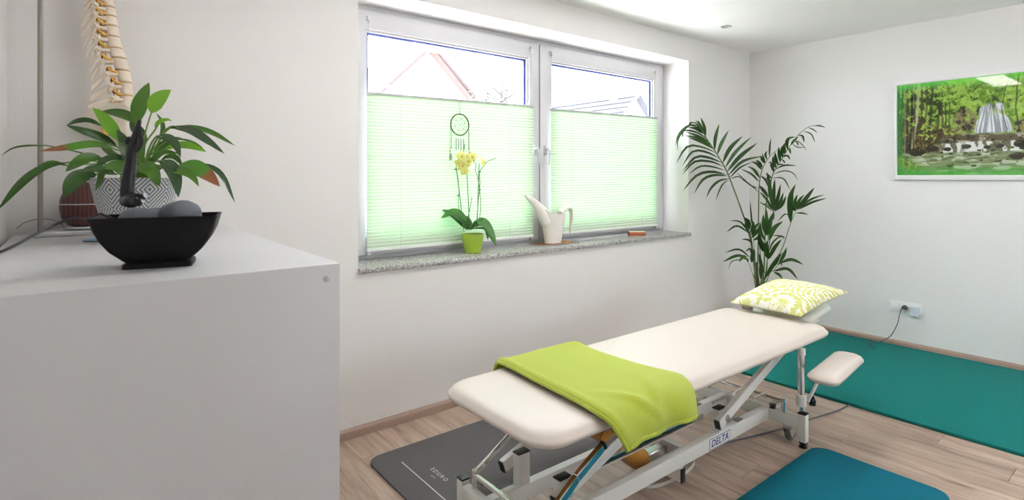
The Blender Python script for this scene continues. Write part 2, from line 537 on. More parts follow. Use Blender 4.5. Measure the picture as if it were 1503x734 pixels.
def text_mesh(name, body, size, mt, parent, M_, extrude=0.0004, shear=0.0, offset=0.0, spacing=1.0, align='CENTER'):
    cu = bpy.data.curves.new(name, 'FONT')
    cu.body = body; cu.size = size; cu.extrude = extrude; cu.shear = shear; cu.offset = offset
    cu.space_character = spacing; cu.align_x = align; cu.align_y = 'CENTER'
    tmp = bpy.data.objects.new('tmp', cu); COL.objects.link(tmp)
    dg = bpy.context.evaluated_depsgraph_get()
    me = bpy.data.meshes.new_from_object(tmp.evaluated_get(dg))
    bpy.data.objects.remove(tmp); bpy.data.curves.remove(cu)
    me.name = name
    me.transform(Matrix.Translation(-WLOC[parent.name]) @ M_)
    me.materials.clear(); me.materials.append(MATS[mt])
    ob = bpy.data.objects.new(name, me); COL.objects.link(ob); ob.parent = parent
    WLOC[ob.name] = WLOC[parent.name].copy()
    return ob
def curve_pts(pts, n=8):
    """Catmull-Rom through pts"""
    pts = [Vector(p) for p in pts]
    if len(pts) < 3:
        return [pts[0].lerp(pts[-1], i / n) for i in range(n + 1)]
    P_ = [2 * pts[0] - pts[1]] + pts + [2 * pts[-1] - pts[-2]]
    out = []
    for i in range(1, len(P_) - 2):
        for k in range(n):
            u = k / n
            a, b_, c, d = P_[i - 1], P_[i], P_[i + 1], P_[i + 2]
            out.append(0.5 * ((2 * b_) + (c - a) * u + (2 * a - 5 * b_ + 4 * c - d) * u * u + (3 * b_ - a - 3 * c + d) * u ** 3))
    out.append(pts[-1])
    return out
def leaf_mesh(pts, width, up, fold=0.25, peak=0.4, seg=10, stalk=0.0, twist=0.0):
    """blade along pts; up = the way its upper face looks"""
    cps = curve_pts(pts, 8)
    cum = [0]
    for i in range(1, len(cps)): cum.append(cum[-1] + (cps[i] - cps[i - 1]).length)
    tot = cum[-1]
    mb = MB(); vs = []; al = []
    up = Vector(up)
    for j in range(seg + 1):
        s_ = j / seg
        dd = s_ * tot
        i = max(k for k in range(len(cum)) if cum[k] <= dd + 1e-9)
        i = min(i, len(cps) - 2)
        u = (dd - cum[i]) / max(1e-9, cum[i + 1] - cum[i])
        p = cps[i].lerp(cps[i + 1], u)
        d = (cps[i + 1] - cps[i]).normalized()
        side = d.cross(up)
        if side.length < 1e-4: side = d.orthogonal()
        side.normalize(); nrm = side.cross(d).normalized()
        if twist:
            R_ = Matrix.Rotation(twist * s_, 3, d); side = R_ @ side; nrm = R_ @ nrm
        if s_ < stalk:
            wd = 0.06
        else:
            q = (s_ - stalk) / (1 - stalk)
            wd = (math.sin(PI * q ** (math.log(0.5) / math.log(peak))) ** 0.8 if 0 < q < 1 else 0.0)
            wd = max(wd, 0.06 if q < 0.5 else 0.01)
        hw = width / 2 * wd
        vs += [p - side * hw + nrm * hw * fold, p - nrm * 0.0, p + side * hw + nrm * hw * fold]
        al += [s_] * 3
    fs = []
    for j in range(seg):
        a = j * 3
        fs += [(a, a + 1, a + 4, a + 3), (a + 1, a + 2, a + 5, a + 4)]
    mb.add(vs, fs)
    mb.att['along'] = ('FLOAT', al)
    return mb

# ================================================================== the room
X0, X1, Y0, Y1, H = -5.646, 0.0, -5.3, 0.0, 2.70
WX0, WX1, WZ0, WZ1 = -4.207, -1.072, 0.895, 2.486     # opening in the window wall
WT = 0.40

def struct(o):
    o['kind'] = 'structure'
    return o

floor = struct(MB().box((X0 - 0.2, Y0 - 0.2, -0.15), (X1 + 0.2, Y1 + 0.4, -0.009)).build('floor', 'oak', smooth=False))
# planks: laid along Y
PW, PL = 0.192, 1.285
full = None
xx = X0 + 0.002; ci = 0
offs = [0.1, 0.75, 0.42, 1.05, 0.25, 0.9, 0.58]
while xx < X1 - 0.01:
    xe = min(xx + PW, X1 - 0.002)
    y = Y0 + 0.002 - offs[ci % 7]
    while y < Y1 - 0.01:
        ya, yb = max(y, Y0 + 0.002), min(y + PL, Y1 - 0.002)
        if yb - ya > 0.02:
            if full is not None and abs(yb - ya - PL) < 1e-6 and abs(xe - xx - PW) < 1e-6:
                child(full, floor, ((xx + xe) / 2, (ya + yb) / 2, -0.0085))
            else:
                mbp = MB().box((xx + 0.0006, ya + 0.0006, -0.0085), (xe - 0.0006, yb - 0.0006, 0.0), 0.0012, 1)
                ob = mbp.build('plank', 'oak', None, smooth=False)
                ob.parent = floor; ob.location = ob.location - WLOC[floor.name]
                if abs(yb - ya - PL) < 1e-6 and abs(xe - xx - PW) < 1e-6: full = ob
        y += PL
    xx += PW; ci += 1

def wall_hole(name, mt, ya, yb, hx0, hx1, hz0, hz1):
    xs = [X0 - 0.2, hx0, hx1, X1 + 0.2]; zs = [-0.15, hz0, hz1, H + 0.2]
    bm = bmesh.new(); g = {}
    for d, yy in enumerate((ya, yb)):
        for i, x in enumerate(xs):
            for j, z in enumerate(zs):
                g[i, j, d] = bm.verts.new((x, yy, z))
    for i in range(3):
        for j in range(3):
            if (i, j) == (1, 1): continue
            for d in (0, 1):
                bm.faces.new((g[i, j, d], g[i + 1, j, d], g[i + 1, j + 1, d], g[i, j + 1, d]))
    def q(a, b_):
        bm.faces.new((g[(*a, 0)], g[(*b_, 0)], g[(*b_, 1)], g[(*a, 1)]))
    for i in range(3): q((i, 0), (i + 1, 0)); q((i, 3), (i + 1, 3)); q((0, i), (0, i + 1)); q((3, i), (3, i + 1))
    q((1, 1), (2, 1)); q((1, 2), (2, 2)); q((1, 1), (1, 2)); q((2, 1), (2, 2))
    return MB().bm(bm).build(name, mt, smooth=False)
struct(wall_hole('wall_window', 'wall', 0.0, WT, WX0, WX1, WZ0, WZ1))
RX0, RX1, RZ_0, RZ_1 = -2.90, -0.70, 0.90, 2.25          # opening for the added fill window, unseen behind the camera
struct(wall_hole('wall_rear', 'wall', Y0 - 0.2, Y0, RX0, RX1, RZ_0, RZ_1))
struct(MB().box((X1, Y0, -0.15), (X1 + 0.2, Y1, H + 0.2)).build('wall_right', 'wall', smooth=False))
struct(MB().box((X0 - 0.2, Y0, -0.15), (X0, Y1, H + 0.2)).build('wall_left', 'wall', smooth=False))
struct(MB().box((X0, Y0, H), (X1, Y1, H + 0.2)).build('ceiling', 'ceiling', smooth=False))

def skirting(name, a, b_, inward):
    a, b_, n = Vector(a), Vector(b_), Vector(inward)
    prof = [(0, 0), (0.017, 0), (0.017, 0.036), (0.0155, 0.041), (0.012, 0.044), (0.009, 0.050), (0.006, 0.054), (0, 0.055)]
    rings = [[p + n * u + Vector((0, 0, z)) for u, z in prof] for p in (a, b_)]
    return struct(MB().loft(rings).build(name, 'skirting', ang=0.5))
skirting('baseboard_window', (X0 + 0.018, 0, 0), (X1 - 0.0005, 0, 0), (0, -1, 0))
skirting('baseboard_right', (0, -0.018, 0), (0, Y0 + 0.018, 0), (-1, 0, 0))
skirting('baseboard_left', (X0, -1.6, 0), (X0, Y0 + 0.018, 0), (1, 0, 0))
skirting('baseboard_rear', (X0 + 0.0005, Y0, 0), (X1 - 0.0005, Y0, 0), (0, 1, 0))

# ------------------------------------------------------------------ window
win = struct(empty('window_1', ((WX0 + WX1) / 2, 0.28, 0.926)))
FZ0, FZ1 = 0.926, WZ1
def ring_frame(x0, x1, z0, z1, wl, wr, wb, wt, ya, yb, bev=0.004):
    """one closed frame with mitred look"""
    bm = bmesh.new()
    o = [(x0, z0), (x1, z0), (x1, z1), (x0, z1)]
    i = [(x0 + wl, z0 + wb), (x1 - wr, z0 + wb), (x1 - wr, z1 - wt), (x0 + wl, z1 - wt)]
    V = {}
    for k in range(4):
        for d, yy in enumerate((ya, yb)):
            V['o', k, d] = bm.verts.new((o[k][0], yy, o[k][1]))
            V['i', k, d] = bm.verts.new((i[k][0], yy, i[k][1]))
    for k in range(4):
        n = (k + 1) % 4
        for d in (0, 1):
            bm.faces.new((V['o', k, d], V['o', n, d], V['i', n, d], V['i', k, d]))
        bm.faces.new((V['o', k, 0], V['o', n, 0], V['o', n, 1], V['o', k, 1]))
        bm.faces.new((V['i', k, 0], V['i', n, 0], V['i', n, 1], V['i', k, 1]))
    bmesh.ops.recalc_face_normals(bm, faces=bm.faces)
    if bev:
        ed = [e_ for e_ in bm.edges if len(e_.link_faces) == 2 and e_.calc_face_angle() > 0.5]
        bmesh.ops.bevel(bm, geom=ed, offset=bev, segments=2, profile=0.5, affect='EDGES')
    return MB().bm(bm)
ring_frame(WX0 + 0.001, WX1 - 0.001, FZ0 + 0.001, FZ1 - 0.001, 0.052, 0.052, 0.030, 0.052, 0.275, 0.35, 0.003).build('outer_frame', 'pvc', win)
MB().box((WX0 + 0.06, 0.272, FZ0 + 0.004), (WX1 - 0.06, 0.2745, FZ0 + 0.028), 0.0008).build('drip_gasket', 'frame_grey', win)
MB().box((-2.652, 0.272, 0.957), (-2.638, 0.33, 2.448)).build('mullion_seal', 'gasket', win)
SASH = [(-4.163, -2.6515, -4.052, -2.748), (-2.6385, -1.116, -2.520, -1.238)]
SZ0, SZ1, GZ0, GZ1 = 0.957, 2.448, 1.062, 2.336
for k, (a, b_, ga, gb) in enumerate(SASH):
    sash = ring_frame(a, b_, SZ0, SZ1, ga - a, b_ - gb, GZ0 - SZ0, SZ1 - GZ1, 0.255, 0.33, 0.004).build('sash', 'pvc', win)
    ring_frame(ga, gb, GZ0, GZ1, 0.014, 0.014, 0.014, 0.014, 0.268, 0.284, 0.002).build('glazing_bead', 'pvc', sash)
    ring_frame(ga + 0.001, gb - 0.001, GZ0 + 0.001, GZ1 - 0.001, 0.029, 0.029, 0.026, 0.026, 0.290, 0.306, 0).build('spacer_bar', 'spacer', sash, smooth=False)
    for yy in (0.2855, 0.307):
        MB().box((ga + 0.002, yy, GZ0 + 0.002), (gb - 0.002, yy + 0.004, GZ1 - 0.002)).build('pane', 'glass', sash, smooth=False)
    hx = (-2.700, -2.590)[k]
    hd = MB().slab(hx - 0.016, hx + 0.016, -0.04, 0.04, 0.014, [(0.001, 0), (0, 0.002), (0, 0.010), (0.004, 0.013)],
                   M_=Matrix.Translation((0, 0.2545, 1.640)) @ Matrix.Rotation(PI / 2, 4, 'X')).build('handle_plate', 'pvc', sash)
    MB().tube(curve_pts([(hx, 0.243, 1.645), (hx, 0.225, 1.645), (hx, 0.207, 1.640), (hx, 0.203, 1.618), (hx, 0.205, 1.56), (hx, 0.207, 1.525)], 5),
              [0.0115] * 12 + [0.0115 - 0.0003 * q for q in range(14)], 12).build('handle_lever', 'pvc', sash)
MB().box((WX0 + 0.0005, 0.002, 0.8955), (WX1 - 0.0005, 0.36, 0.926), 0.002).box((WX0 - 0.001, -0.022, 0.8955), (WX1 + 0.018, 0.004, 0.926), 0.004).build('window_sill', 'granite', win)

fill_win = struct(empty('fill_window', ((RX0 + RX1) / 2, Y0 - 0.1, RZ_0)))  # added window, out of view, to brighten the ceiling and far walls
s2 = ring_frame(RX0 + 0.001, RX1 - 0.001, RZ_0 + 0.001, RZ_1 - 0.001, 0.05, 0.05, 0.05, 0.05, Y0 - 0.16, Y0 - 0.09, 0.004).build('sash', 'pvc', fill_win)
MB().box((RX0 + 0.045, Y0 - 0.130, RZ_0 + 0.045), (RX1 - 0.045, Y0 - 0.126, RZ_1 - 0.045)).build('pane', 'glass', s2, smooth=False)
cv = []; cf = []
nc = 150
for j in range(nc + 1):
    x = RX0 - 0.12 + (RX1 - RX0 + 0.24) * j / nc
    y = Y0 + 0.075 + 0.018 * math.sin(j * 0.9)
    cv += [(x, y, 0.06), (x, y, 2.42)]
    if j: cf.append((2 * j - 2, 2 * j, 2 * j + 1, 2 * j - 1))
cur = empty('fill_curtain', ((RX0 + RX1) / 2, Y0 + 0.075, 0.06))  # added cloth, out of view, softens the rear fill
tag(cur, 'plain white drape diffusing the added fill opening in the rear wall', 'fill_curtain')
MB().add(cv, cf).build('fill_curtain_cloth', 'fill_sheer', cur)
MB().tube([(RX0 - 0.2, Y0 + 0.075, 2.432), (RX1 + 0.2, Y0 + 0.075, 2.432)], 0.011, 12).build('fill_curtain_rod', 'steel', cur)
for xq in (RX0 - 0.17, RX1 + 0.17):
    MB().tube([(xq, Y0 + 0.0005, 2.432), (xq, Y0 + 0.063, 2.432)], 0.007, 8).build('rod_bracket', 'steel', cur)

# ------------------------------------------------------------------ pleated blinds, clamped to the sashes
BY = 0.236
for k, (xa, xb, zl, zr, side) in enumerate(((-4.052, -2.728, 1.934, 1.957, 'left'), (-2.545, -1.218, 1.949, 1.970, 'right'))):
    bl = empty('pleated_blind', ((xa + xb) / 2, BY, 0.975))
    tag(bl, ('pale green pleated blind on the left sash, behind the orchid and dream catcher',
             'pale green pleated blind on the right sash, behind the watering can handle')[k], 'blind', 'pleated blinds on the window')
    n = 46; vs = []; fs = []
    zb = 0.992
    for j in range(2 * n + 1):
        f = j / (2 * n)
        yy = BY + (0.0032 if j % 2 else -0.0032)
        vs += [(xa, yy, zb + (zl - zb) * f), (xb, yy, zb + (zr - zb) * f)]
    for j in range(2 * n):
        fs.append((2 * j, 2 * j + 1, 2 * j + 3, 2 * j + 2))
    MB().add(vs, fs).build('fabric', 'blind_fabric', bl, smooth=False)
    MB().bar((xa - 0.002, BY, zl + 0.007), (xb + 0.002, BY, zr + 0.007), 0.022, 0.016).build('top_rail', 'rail_grey', bl)
    MB().bar((xa - 0.002, BY, zb - 0.008), (xb + 0.002, BY, zb - 0.008), 0.022, 0.014).build('bottom_rail', 'frame_white', bl)
    for xq in (xa + 0.012, xb - 0.012):
        MB().tube([(xq, BY + 0.010, zl + 0.01), (xq, BY + 0.010, 2.405)], 0.0009, 6).build('tension_cord', 'feather', bl)
        MB().box((xq - 0.011, BY - 0.008, 2.385), (xq + 0.011, BY + 0.019, 2.412), 0.003).tube([(xq, BY, 2.386), (xq, BY, 2.368)], 0.006, 10) \
            .build('clamp_bracket', 'pvc', bl)
        MB().box((xq - 0.011, BY - 0.008, 0.958), (xq + 0.011, BY + 0.019, 0.974), 0.003).build('clamp_foot', 'pvc', bl)
    for fr in (0.17, 0.83):
        xq = xa + (xb - xa) * fr
        MB().tube([(xq, BY - 0.0042, zb), (xq, BY - 0.0042, zl + 0.007)], 0.0006, 5).build('pull_cord', 'feather', bl)

# ------------------------------------------------------------------ lights in the ceiling
def led_panel(xa, xb, ya, yb, label):
    e_ = empty('ceiling_light', ((xa + xb) / 2, (ya + yb) / 2, H))
    f = ring_frame(xa, xb, ya, yb, 0.012, 0.012, 0.012, 0.012, 0, 0.010, 0.0015)
    f.v = [Vector((p.x, p.z, H - 0.0105 + p.y)) for p in f.v]
    f.build('frame', 'frame_white', e_)
    MB().box((xa + 0.012, ya + 0.012, H - 0.0075), (xb - 0.012, yb - 0.012, H - 0.0005)).build('diffuser', 'led', e_, smooth=False)
    return tag(e_, label, 'ceiling light', 'flat ceiling light panels')
led_panel(-4.70, -3.56, -1.38, -1.08, 'long flat white ceiling light panel above the foot of the table')
led_panel(-2.98, -1.84, -1.38, -1.08, 'added flat white fill panel on the ceiling above the head of the table')  # added panel, out of view, lifts the wall below the window
led_panel(-2.20, -1.06, -3.70, -3.40, 'added flat white fill panel on the ceiling towards the rear wall')  # added panel, out of view, fill for the rear of the room
c = Vector((-1.135, -0.408, H))
sp = empty('ceiling_spotlight', c)
MB().lathe([(0.030, -0.001), (0.032, -0.004), (0.040, -0.005), (0.043, -0.003), (0.043, -0.0005)], c, 32, cap=False).build('trim_ring', 'lamp_chrome', sp)
MB().lathe([(0.001, -0.003), (0.018, -0.0035), (0.031, -0.0015)], c, 24, cap=False).build('lens', 'lamp_lens', sp)
tag(sp, 'small round recessed spotlight in the ceiling by the corner', 'spotlight')

# ================================================================== treatment table
tb = empty('treatment_table', (-3.14, -1.28, 0))
tag(tb, 'cream padded height adjustable treatment table with white steel frame', 'treatment table')
EDGE = lambda zb, zt, r: [(r * 2.2, zb), (r * 0.9, zb + 0.002), (r * 0.30, zb + 0.3 * r), (0.0, zb + 0.40 * (zt - zb)), (0.0, zb + 0.55 * (zt - zb)),
                          (r * 0.08, zt - r * 0.62), (r * 0.30, zt - r * 0.32), (r * 0.65, zt - r * 0.12), (r * 1.1, zt - r * 0.03), (r * 2.2, zt)]
MB().slab(-4.262, -2.030, -1.603, -0.945, 0.115, EDGE(0.517, 0.586, 0.045), 10).build('cushion', 'vinyl', tb, ang=1.2)
MB().slab(-4.20, -2.09, -1.54, -1.01, 0.08, [(0.002, 0.500), (0, 0.502), (0, 0.5165)], 6).build('top_board', 'motor', tb)
hp = Matrix.Translation((-2.0, -1.26, 0.555)) @ Matrix.Rotation(math.radians(-7.0), 4, 'Y')
MB().slab(0.0, 0.37, -0.185, 0.19, 0.07, EDGE(-0.030, 0.030, 0.03), 8, M_=hp).build('head_cushion', 'vinyl_grey', tb, ang=1.2)
MB().bar((-2.10, -1.40, 0.505), (-1.78, -1.40, 0.538), 0.03, 0.018).build('head_bracket', 'white_lacquer', tb)
MB().bar((-2.10, -1.12, 0.505), (-1.78, -1.12, 0.538), 0.03, 0.018).build('head_bracket', 'white_lacquer', tb)
RZ0, RZ1 = 0.095, 0.162
for yy in (-1.40, -1.155):                                    # long base rails
    MB().box((-4.15, yy - 0.02, RZ0), (-2.435, yy + 0.02, RZ1), 0.004).build('base_rail', 'white_lacquer', tb)
for xx in (-4.17, -2.416):                                    # end crossbars and legs
    MB().box((xx - 0.02, -1.577, RZ0), (xx + 0.02, -1.017, RZ1), 0.004).build('crossbar', 'white_lacquer', tb)
    for yy in (-1.596, -0.998):
        leg = MB().box((xx - 0.02, yy - 0.02, 0.032), (xx + 0.02, yy + 0.02, 0.178), 0.004).build('leg', 'white_lacquer', tb)
        MB().box((xx - 0.021, yy - 0.021, 0.1782), (xx + 0.021, yy + 0.021, 0.186), 0.003).build('end_cap', 'black_plastic', leg)
        MB().lathe([(0.019, 0.0005), (0.021, 0.003), (0.019, 0.012), (0.012, 0.014), (0.012, 0.022), (0.021, 0.0225), (0.021, 0.0315)], (xx, yy, 0), 20).build('foot', 'black_plastic', leg)
# pivot posts on the rails and the lifting arms outside them
for yy, oy in ((-1.40, -0.036), (-1.155, 0.036)):
    for px_, hh in ((-3.985, 0.292), (-2.900, 0.272)):
        post = MB().box((px_ - 0.031, yy - 0.02, RZ1 + 0.0003), (px_ + 0.031, yy + 0.02, hh), 0.004).build('pivot_post', 'white_lacquer', tb)
        MB().box((px_ - 0.032, yy - 0.021, hh + 0.0003), (px_ + 0.032, yy + 0.021, hh + 0.007), 0.003).build('post_cap', 'black_plastic', post)
        ya = yy + oy
        p0 = Vector((px_ - 0.072, ya, hh - 0.050)); p1 = Vector((px_ + 0.610, ya, 0.468 if hh < 0.28 else 0.482))
        arm = MB().bar(p0, p1, 0.03, 0.05, (0, 0, 1)).build('lift_arm', 'white_lacquer', tb)
        d = (p1 - p0).normalized()
        MB().bar(p0 - d * 0.008, p0 - d * 0.0003, 0.031, 0.051).build('end_cap', 'black_plastic', arm)
        s_ = -1 if oy < 0 else 1
        bx = px_ - 0.012; bz = hh - 0.030
        MB().tube([(bx, ya + s_ * 0.0152, bz), (bx, ya + s_ * 0.020, bz)], 0.017, 16).tube([(bx, ya + s_ * 0.02, bz), (bx, ya + s_ * 0.026, bz)], 0.010, 6).build('bolt', 'steel', arm)
    MB().box((-3.62, yy + oy - 0.015, 0.462), (-2.20, yy + oy + 0.015, 0.4995), 0.004).build('top_rail', 'white_lacquer', tb)
for xx in (-3.45, -2.30):
    MB().box((xx - 0.02, -1.42, 0.462), (xx + 0.02, -1.135, 0.499), 0.004).build('top_crossbar', 'white_lacquer', tb)
MB().tube([(-3.39, -1.436, 0.465), (-3.39, -1.119, 0.465)], 0.014, 12).build('arm_axle', 'steel', tb)
# foot control: chrome rods round the base
for xx in (-4.155, -2.43):
    MB().tube([(xx, -1.50, 0.215), (xx, -1.06, 0.215)], 0.011, 14).build('foot_rod', 'chrome', tb)
    for yy in (-1.50, -1.06):
        st_ = MB().tube([(xx, yy, RZ1 + 0.0003), (xx, yy, 0.235)], 0.012, 14).build('rod_holder', 'chrome', tb)
        MB().lathe([(0.016, 0), (0.018, 0.004), (0.012, 0.010), (0.018, 0.016), (0.015, 0.024)], (xx + 0.045, yy, RZ1 + 0.0003) if xx < -3 else (xx - 0.0, yy + 0.06, RZ1 + 0.0003), 16).build('buffer', 'black_plastic', st_)
for yy, s_ in ((-1.335, -1), (-1.225, 1)):
    MB().bar((-3.78 if s_ < 0 else -3.35, yy, 0.226), (-2.95, yy, 0.226), 0.022, 0.036).build('foot_bar', 'chrome', tb)
MB().bar((-4.13, -1.475, 0.226), (-3.985, -1.475, 0.322), 0.022, 0.032).bar((-3.985, -1.475, 0.322), (-3.845, -1.475, 0.395), 0.022, 0.032).build('foot_bar_end', 'chrome', tb)
MB().bar((-3.8445, -1.475, 0.3952), (-3.832, -1.475, 0.4018), 0.023, 0.033).build('foot_bar_cap', 'black_plastic', tb)
MB().bar((-4.14, -1.045, 0.212), (-3.86, -1.045, 0.372), 0.012, 0.026).build('foot_bar_end', 'chrome', tb)
MB().bar((-2.43, -1.40, 0.232), (-2.78, -1.33, 0.200), 0.010, 0.012).build('foot_bar_link', 'chrome', tb)
MB().bar((-2.43, -1.28, 0.232), (-2.72, -1.25, 0.200), 0.010, 0.012).build('foot_bar_link', 'chrome', tb)
# maker's plate on the front rail
PX0, PX1 = -3.020, -2.832
pl = MB().box((PX0, -1.4212, 0.100), (PX1, -1.4202, 0.154), 0.0004, 1).build('name_plate', 'print_blue', tb)
MB().box((PX0 + 0.003, -1.4216, 0.103), (PX1 - 0.003, -1.4211, 0.151), 0.0002, 1).build('name_plate_face', 'white_lacquer', pl)
text_mesh('name_plate_lettering', 'DELTA', 0.046, 'print_blue', tb,
          Matrix.Translation(((PX0 + PX1) / 2 - 0.003, -1.4218, 0.127)) @ Matrix.Rotation(PI / 2, 4, 'X') @ Matrix.Scale(1.02, 4, (1, 0, 0)), shear=0.22, offset=0.0011, spacing=1.12)
# motor, its spindle and the stay under the top
ax0, ax1 = Vector((-3.66, -1.28, 0.345)), Vector((-3.36, -1.28, 0.105))
d = (ax1 - ax0).normalized()
mo = MB().tube([ax0 + d * 0.10, ax0 + d * 0.105, ax1 - d * 0.06, ax1 - d * 0.02, ax1, ax1 + d * 0.006], [0.046, 0.052, 0.052, 0.050, 0.044, 0.030], 24).build('motor', 'motor', tb)
MB().bar(ax0 - d * 0.02, ax0 + d * 0.12, 0.085, 0.10, (0, 1, 0), 0.008).build('gear_box', 'motor', tb)
MB().tube([ax0 - d * 0.13, ax0 - d * 0.01], 0.017, 14).build('spindle', 'chrome', tb)
MB().bar((-3.36, -1.28, 0.115), (-3.18, -1.28, 0.115), 0.05, 0.045, (0, 0, 1), 0.006).build('motor_mount', 'steel', tb)
MB().box((-3.20, -1.381, 0.098), (-3.16, -1.176, 0.158), 0.004).build('mount_crossbar', 'white_lacquer', tb)
MB().box((-3.265, -1.425, 0.030), (-3.235, -1.13, 0.0945), 0.004).build('foot_crossbar', 'white_lacquer', tb)
MB().box((-3.266, -1.432, 0.029), (-3.234, -1.4255, 0.0947), 0.002).build('crossbar_cap', 'black_plastic', tb)
for yy in (-1.40, -1.155):
    MB().box((-2.745, yy - 0.014, RZ1 + 0.0003), (-2.690, yy + 0.014, RZ1 + 0.004), 0.001).build('rail_plug', 'rubber_grey', tb)
# castors at the head end
for yy in (-1.515, -1.08):
    ct = MB().lathe([(0.022, 0.078), (0.026, 0.080), (0.026, 0.0945)], (-2.416, yy, 0), 18).bar((-2.416, yy - 0.019, 0.085), (-2.384, yy - 0.019, 0.040), 0.003, 0.05, (1, 0, 0), 0.001) \
        .bar((-2.416, yy + 0.019, 0.085), (-2.384, yy + 0.019, 0.040), 0.003, 0.05, (1, 0, 0), 0.001).build('castor', 'steel', tb)
    wc = Vector((-2.386, yy, 0.0465))
    MB().loft([[wc + Vector((r * math.cos(2 * PI * k / 24), yo, r * math.sin(2 * PI * k / 24))) for k in range(24)] for yo, r in ((-0.013, 0.037), (-0.011, 0.0435), (0, 0.0460), (0.011, 0.0435), (0.013, 0.037))]).build('wheel', 'rubber_grey', ct)
# arm support: rod, clamp, bracket and pad (and its twin on the far side)
for sgn, yr, lab in ((-1, -1.578, 'near'), (1, -1.005, 'far')):
    xr = -2.398
    MB().tube([(xr, yr, 0.192), (xr, yr, 0.500)], 0.0175, 20).build('arm_rod', 'chrome', tb)
    MB().tube([(xr, yr, 0.485), (xr, yr, 0.5165)], 0.021, 20).build('rod_socket', 'white_lacquer', tb)
    col_ = MB().tube([(xr, yr, 0.212), (xr, yr, 0.215), (xr, yr, 0.268), (xr, yr, 0.271)], [0.024, 0.0255, 0.0255, 0.024], 24).build('clamp', 'white_lacquer', tb)
    kn = MB()
    kd = Vector((0.78, 0.62 * sgn, 0)); kx_ = kd.orthogonal().normalized()
    Rk = Matrix.Translation(Vector((xr, yr, 0.236)) + kd * 0.0257) @ Matrix((kx_, kd.cross(kx_), kd)).transposed().to_4x4()
    kn.loft([[Rk @ Vector((r * (1 + 0.12 * math.cos(6 * 2 * PI * k / 36)) * math.cos(2 * PI * k / 36), r * (1 + 0.12 * math.cos(6 * 2 * PI * k / 36)) * math.sin(2 * PI * k / 36), z)) for k in range(36)]
             for r, z in ((0.008, 0.0), (0.008, 0.018), (0.022, 0.020), (0.026, 0.026), (0.026, 0.038), (0.020, 0.043))])
    kn.build('clamp_knob', 'black_plastic', tb)
    MB().bar((xr + 0.015, yr + sgn * 0.026, 0.235), (xr + 0.075, yr + sgn * 0.075, 0.3925), 0.012, 0.030, (1, 0, 0)).build('arm_bracket', 'white_lacquer', tb)
    Ma = Matrix.Translation((-2.265, yr + sgn * 0.125, 0)) @ Matrix.Rotation(math.radians(6 if sgn < 0 else -6), 4, 'Z') @ Matrix.Rotation(math.radians(-1.0), 4, 'Y')
    MB().slab(-0.262, 0.258, -0.077, 0.077, 0.055, EDGE(0.393, 0.450, 0.034), 8, M_=Ma).build('arm_pad', 'vinyl', tb, ang=1.2)

# ------------------------------------------------------------------ towel over the table
def towel():
    nu, nv = 44, 64
    path = [(-0.925, 0.560), (-0.936, 0.588), (-0.965, 0.608), (-1.05, 0.611), (-1.30, 0.612), (-1.48, 0.611), (-1.555, 0.607), (-1.605, 0.590), (-1.632, 0.560), (-1.643, 0.525), (-1.646, 0.487)]
    cp = curve_pts([(0, y, z) for y, z in path], 8)
    cum = [0]
    for i in range(1, len(cp)): cum.append(cum[-1] + (cp[i] - cp[i - 1]).length)
    vs = []; top = []
    for j in range(nv + 1):
        v = j / nv; dd = v * cum[-1]
        i = min(max(k for k in range(len(cum)) if cum[k] <= dd + 1e-9), len(cp) - 2)
        p = cp[i].lerp(cp[i + 1], (dd - cum[i]) / (cum[i + 1] - cum[i]))
        dv = (cp[i + 1] - cp[i]).normalized()
        nrm = Vector((0, dv.z, -dv.y)); nrm = nrm if nrm.z > -0.2 and (nrm.z > 0 or p.y < -1.6) else -nrm
        if p.y < -1.6 and nrm.y > 0: nrm = -nrm
        hang = max(0.0, (v - 0.80) / 0.20)
        xl = -3.955 - 0.045 * min(1, v / 0.8) + 0.062 * hang ** 1.2
        xr = -3.445 - 0.055 * math.sin(PI * min(1, v / 0.8)) - 0.040 * hang
        for i2 in range(nu + 1):
            u = i2 / nu
            x = xl + (xr - xl) * u + 0.006 * math.sin(9 * v + 3) * (1 - abs(2 * u - 1))
            edge = min(u, 1 - u)
            # a soft body that thins to its folded edges, and a few slack folds on the hanging end
            th = 0.010 * (1 - math.exp(-edge * 28)) + 0.004 * noise.noise(Vector((x * 6, p.y * 6, 0)))
            th += 0.010 * math.exp(-((u - 0.04) / 0.035) ** 2) * (1 - hang)
            f = hang * (0.016 * math.sin(u * 8.0 + 0.9) + 0.009 * math.sin(u * 15 + 2.0)) + max(0, (v - 0.62) / 0.38) * 0.010 * math.sin(u * 7 + v * 11)
            dfold = (u - 0.30) - 1.3 * (v - 0.80)
            wr_ = math.exp(-(dfold / 0.06) ** 2) * max(0, 1 - abs(v - 0.84) / 0.16) + 0.7 * math.exp(-(((u - 0.62) + 1.1 * (v - 0.80)) / 0.05) ** 2) * max(0, 1 - abs(v - 0.82) / 0.14)
            th += 0.016 * wr_
            q = Vector((x, p.y, p.z)) + nrm * th
            q.y -= max(0.0, f + 0.018 * hang)
            q.z += 0.004 * hang * math.sin(u * 9) + (0.012 * hang * math.cos((u - 0.5) * PI) if hang > 0 else 0)
            vs.append(q)
    fs = [(j * (nu + 1) + i, j * (nu + 1) + i + 1, (j + 1) * (nu + 1) + i + 1, (j + 1) * (nu + 1) + i) for j in range(nv) for i in range(nu)]
    return vs, fs, nu, nv
vs, fs, nu, nv = towel()
tw = empty('towel', (-3.72, -1.28, 0.589))
tag(tw, 'lime green fleece towel draped across the foot half of the treatment table', 'towel')
cl = MB().add(vs, fs).build('cloth', 'towel', tw)
md = cl.modifiers.new('thick', 'SOLIDIFY'); md.thickness = 0.013; md.offset = -1
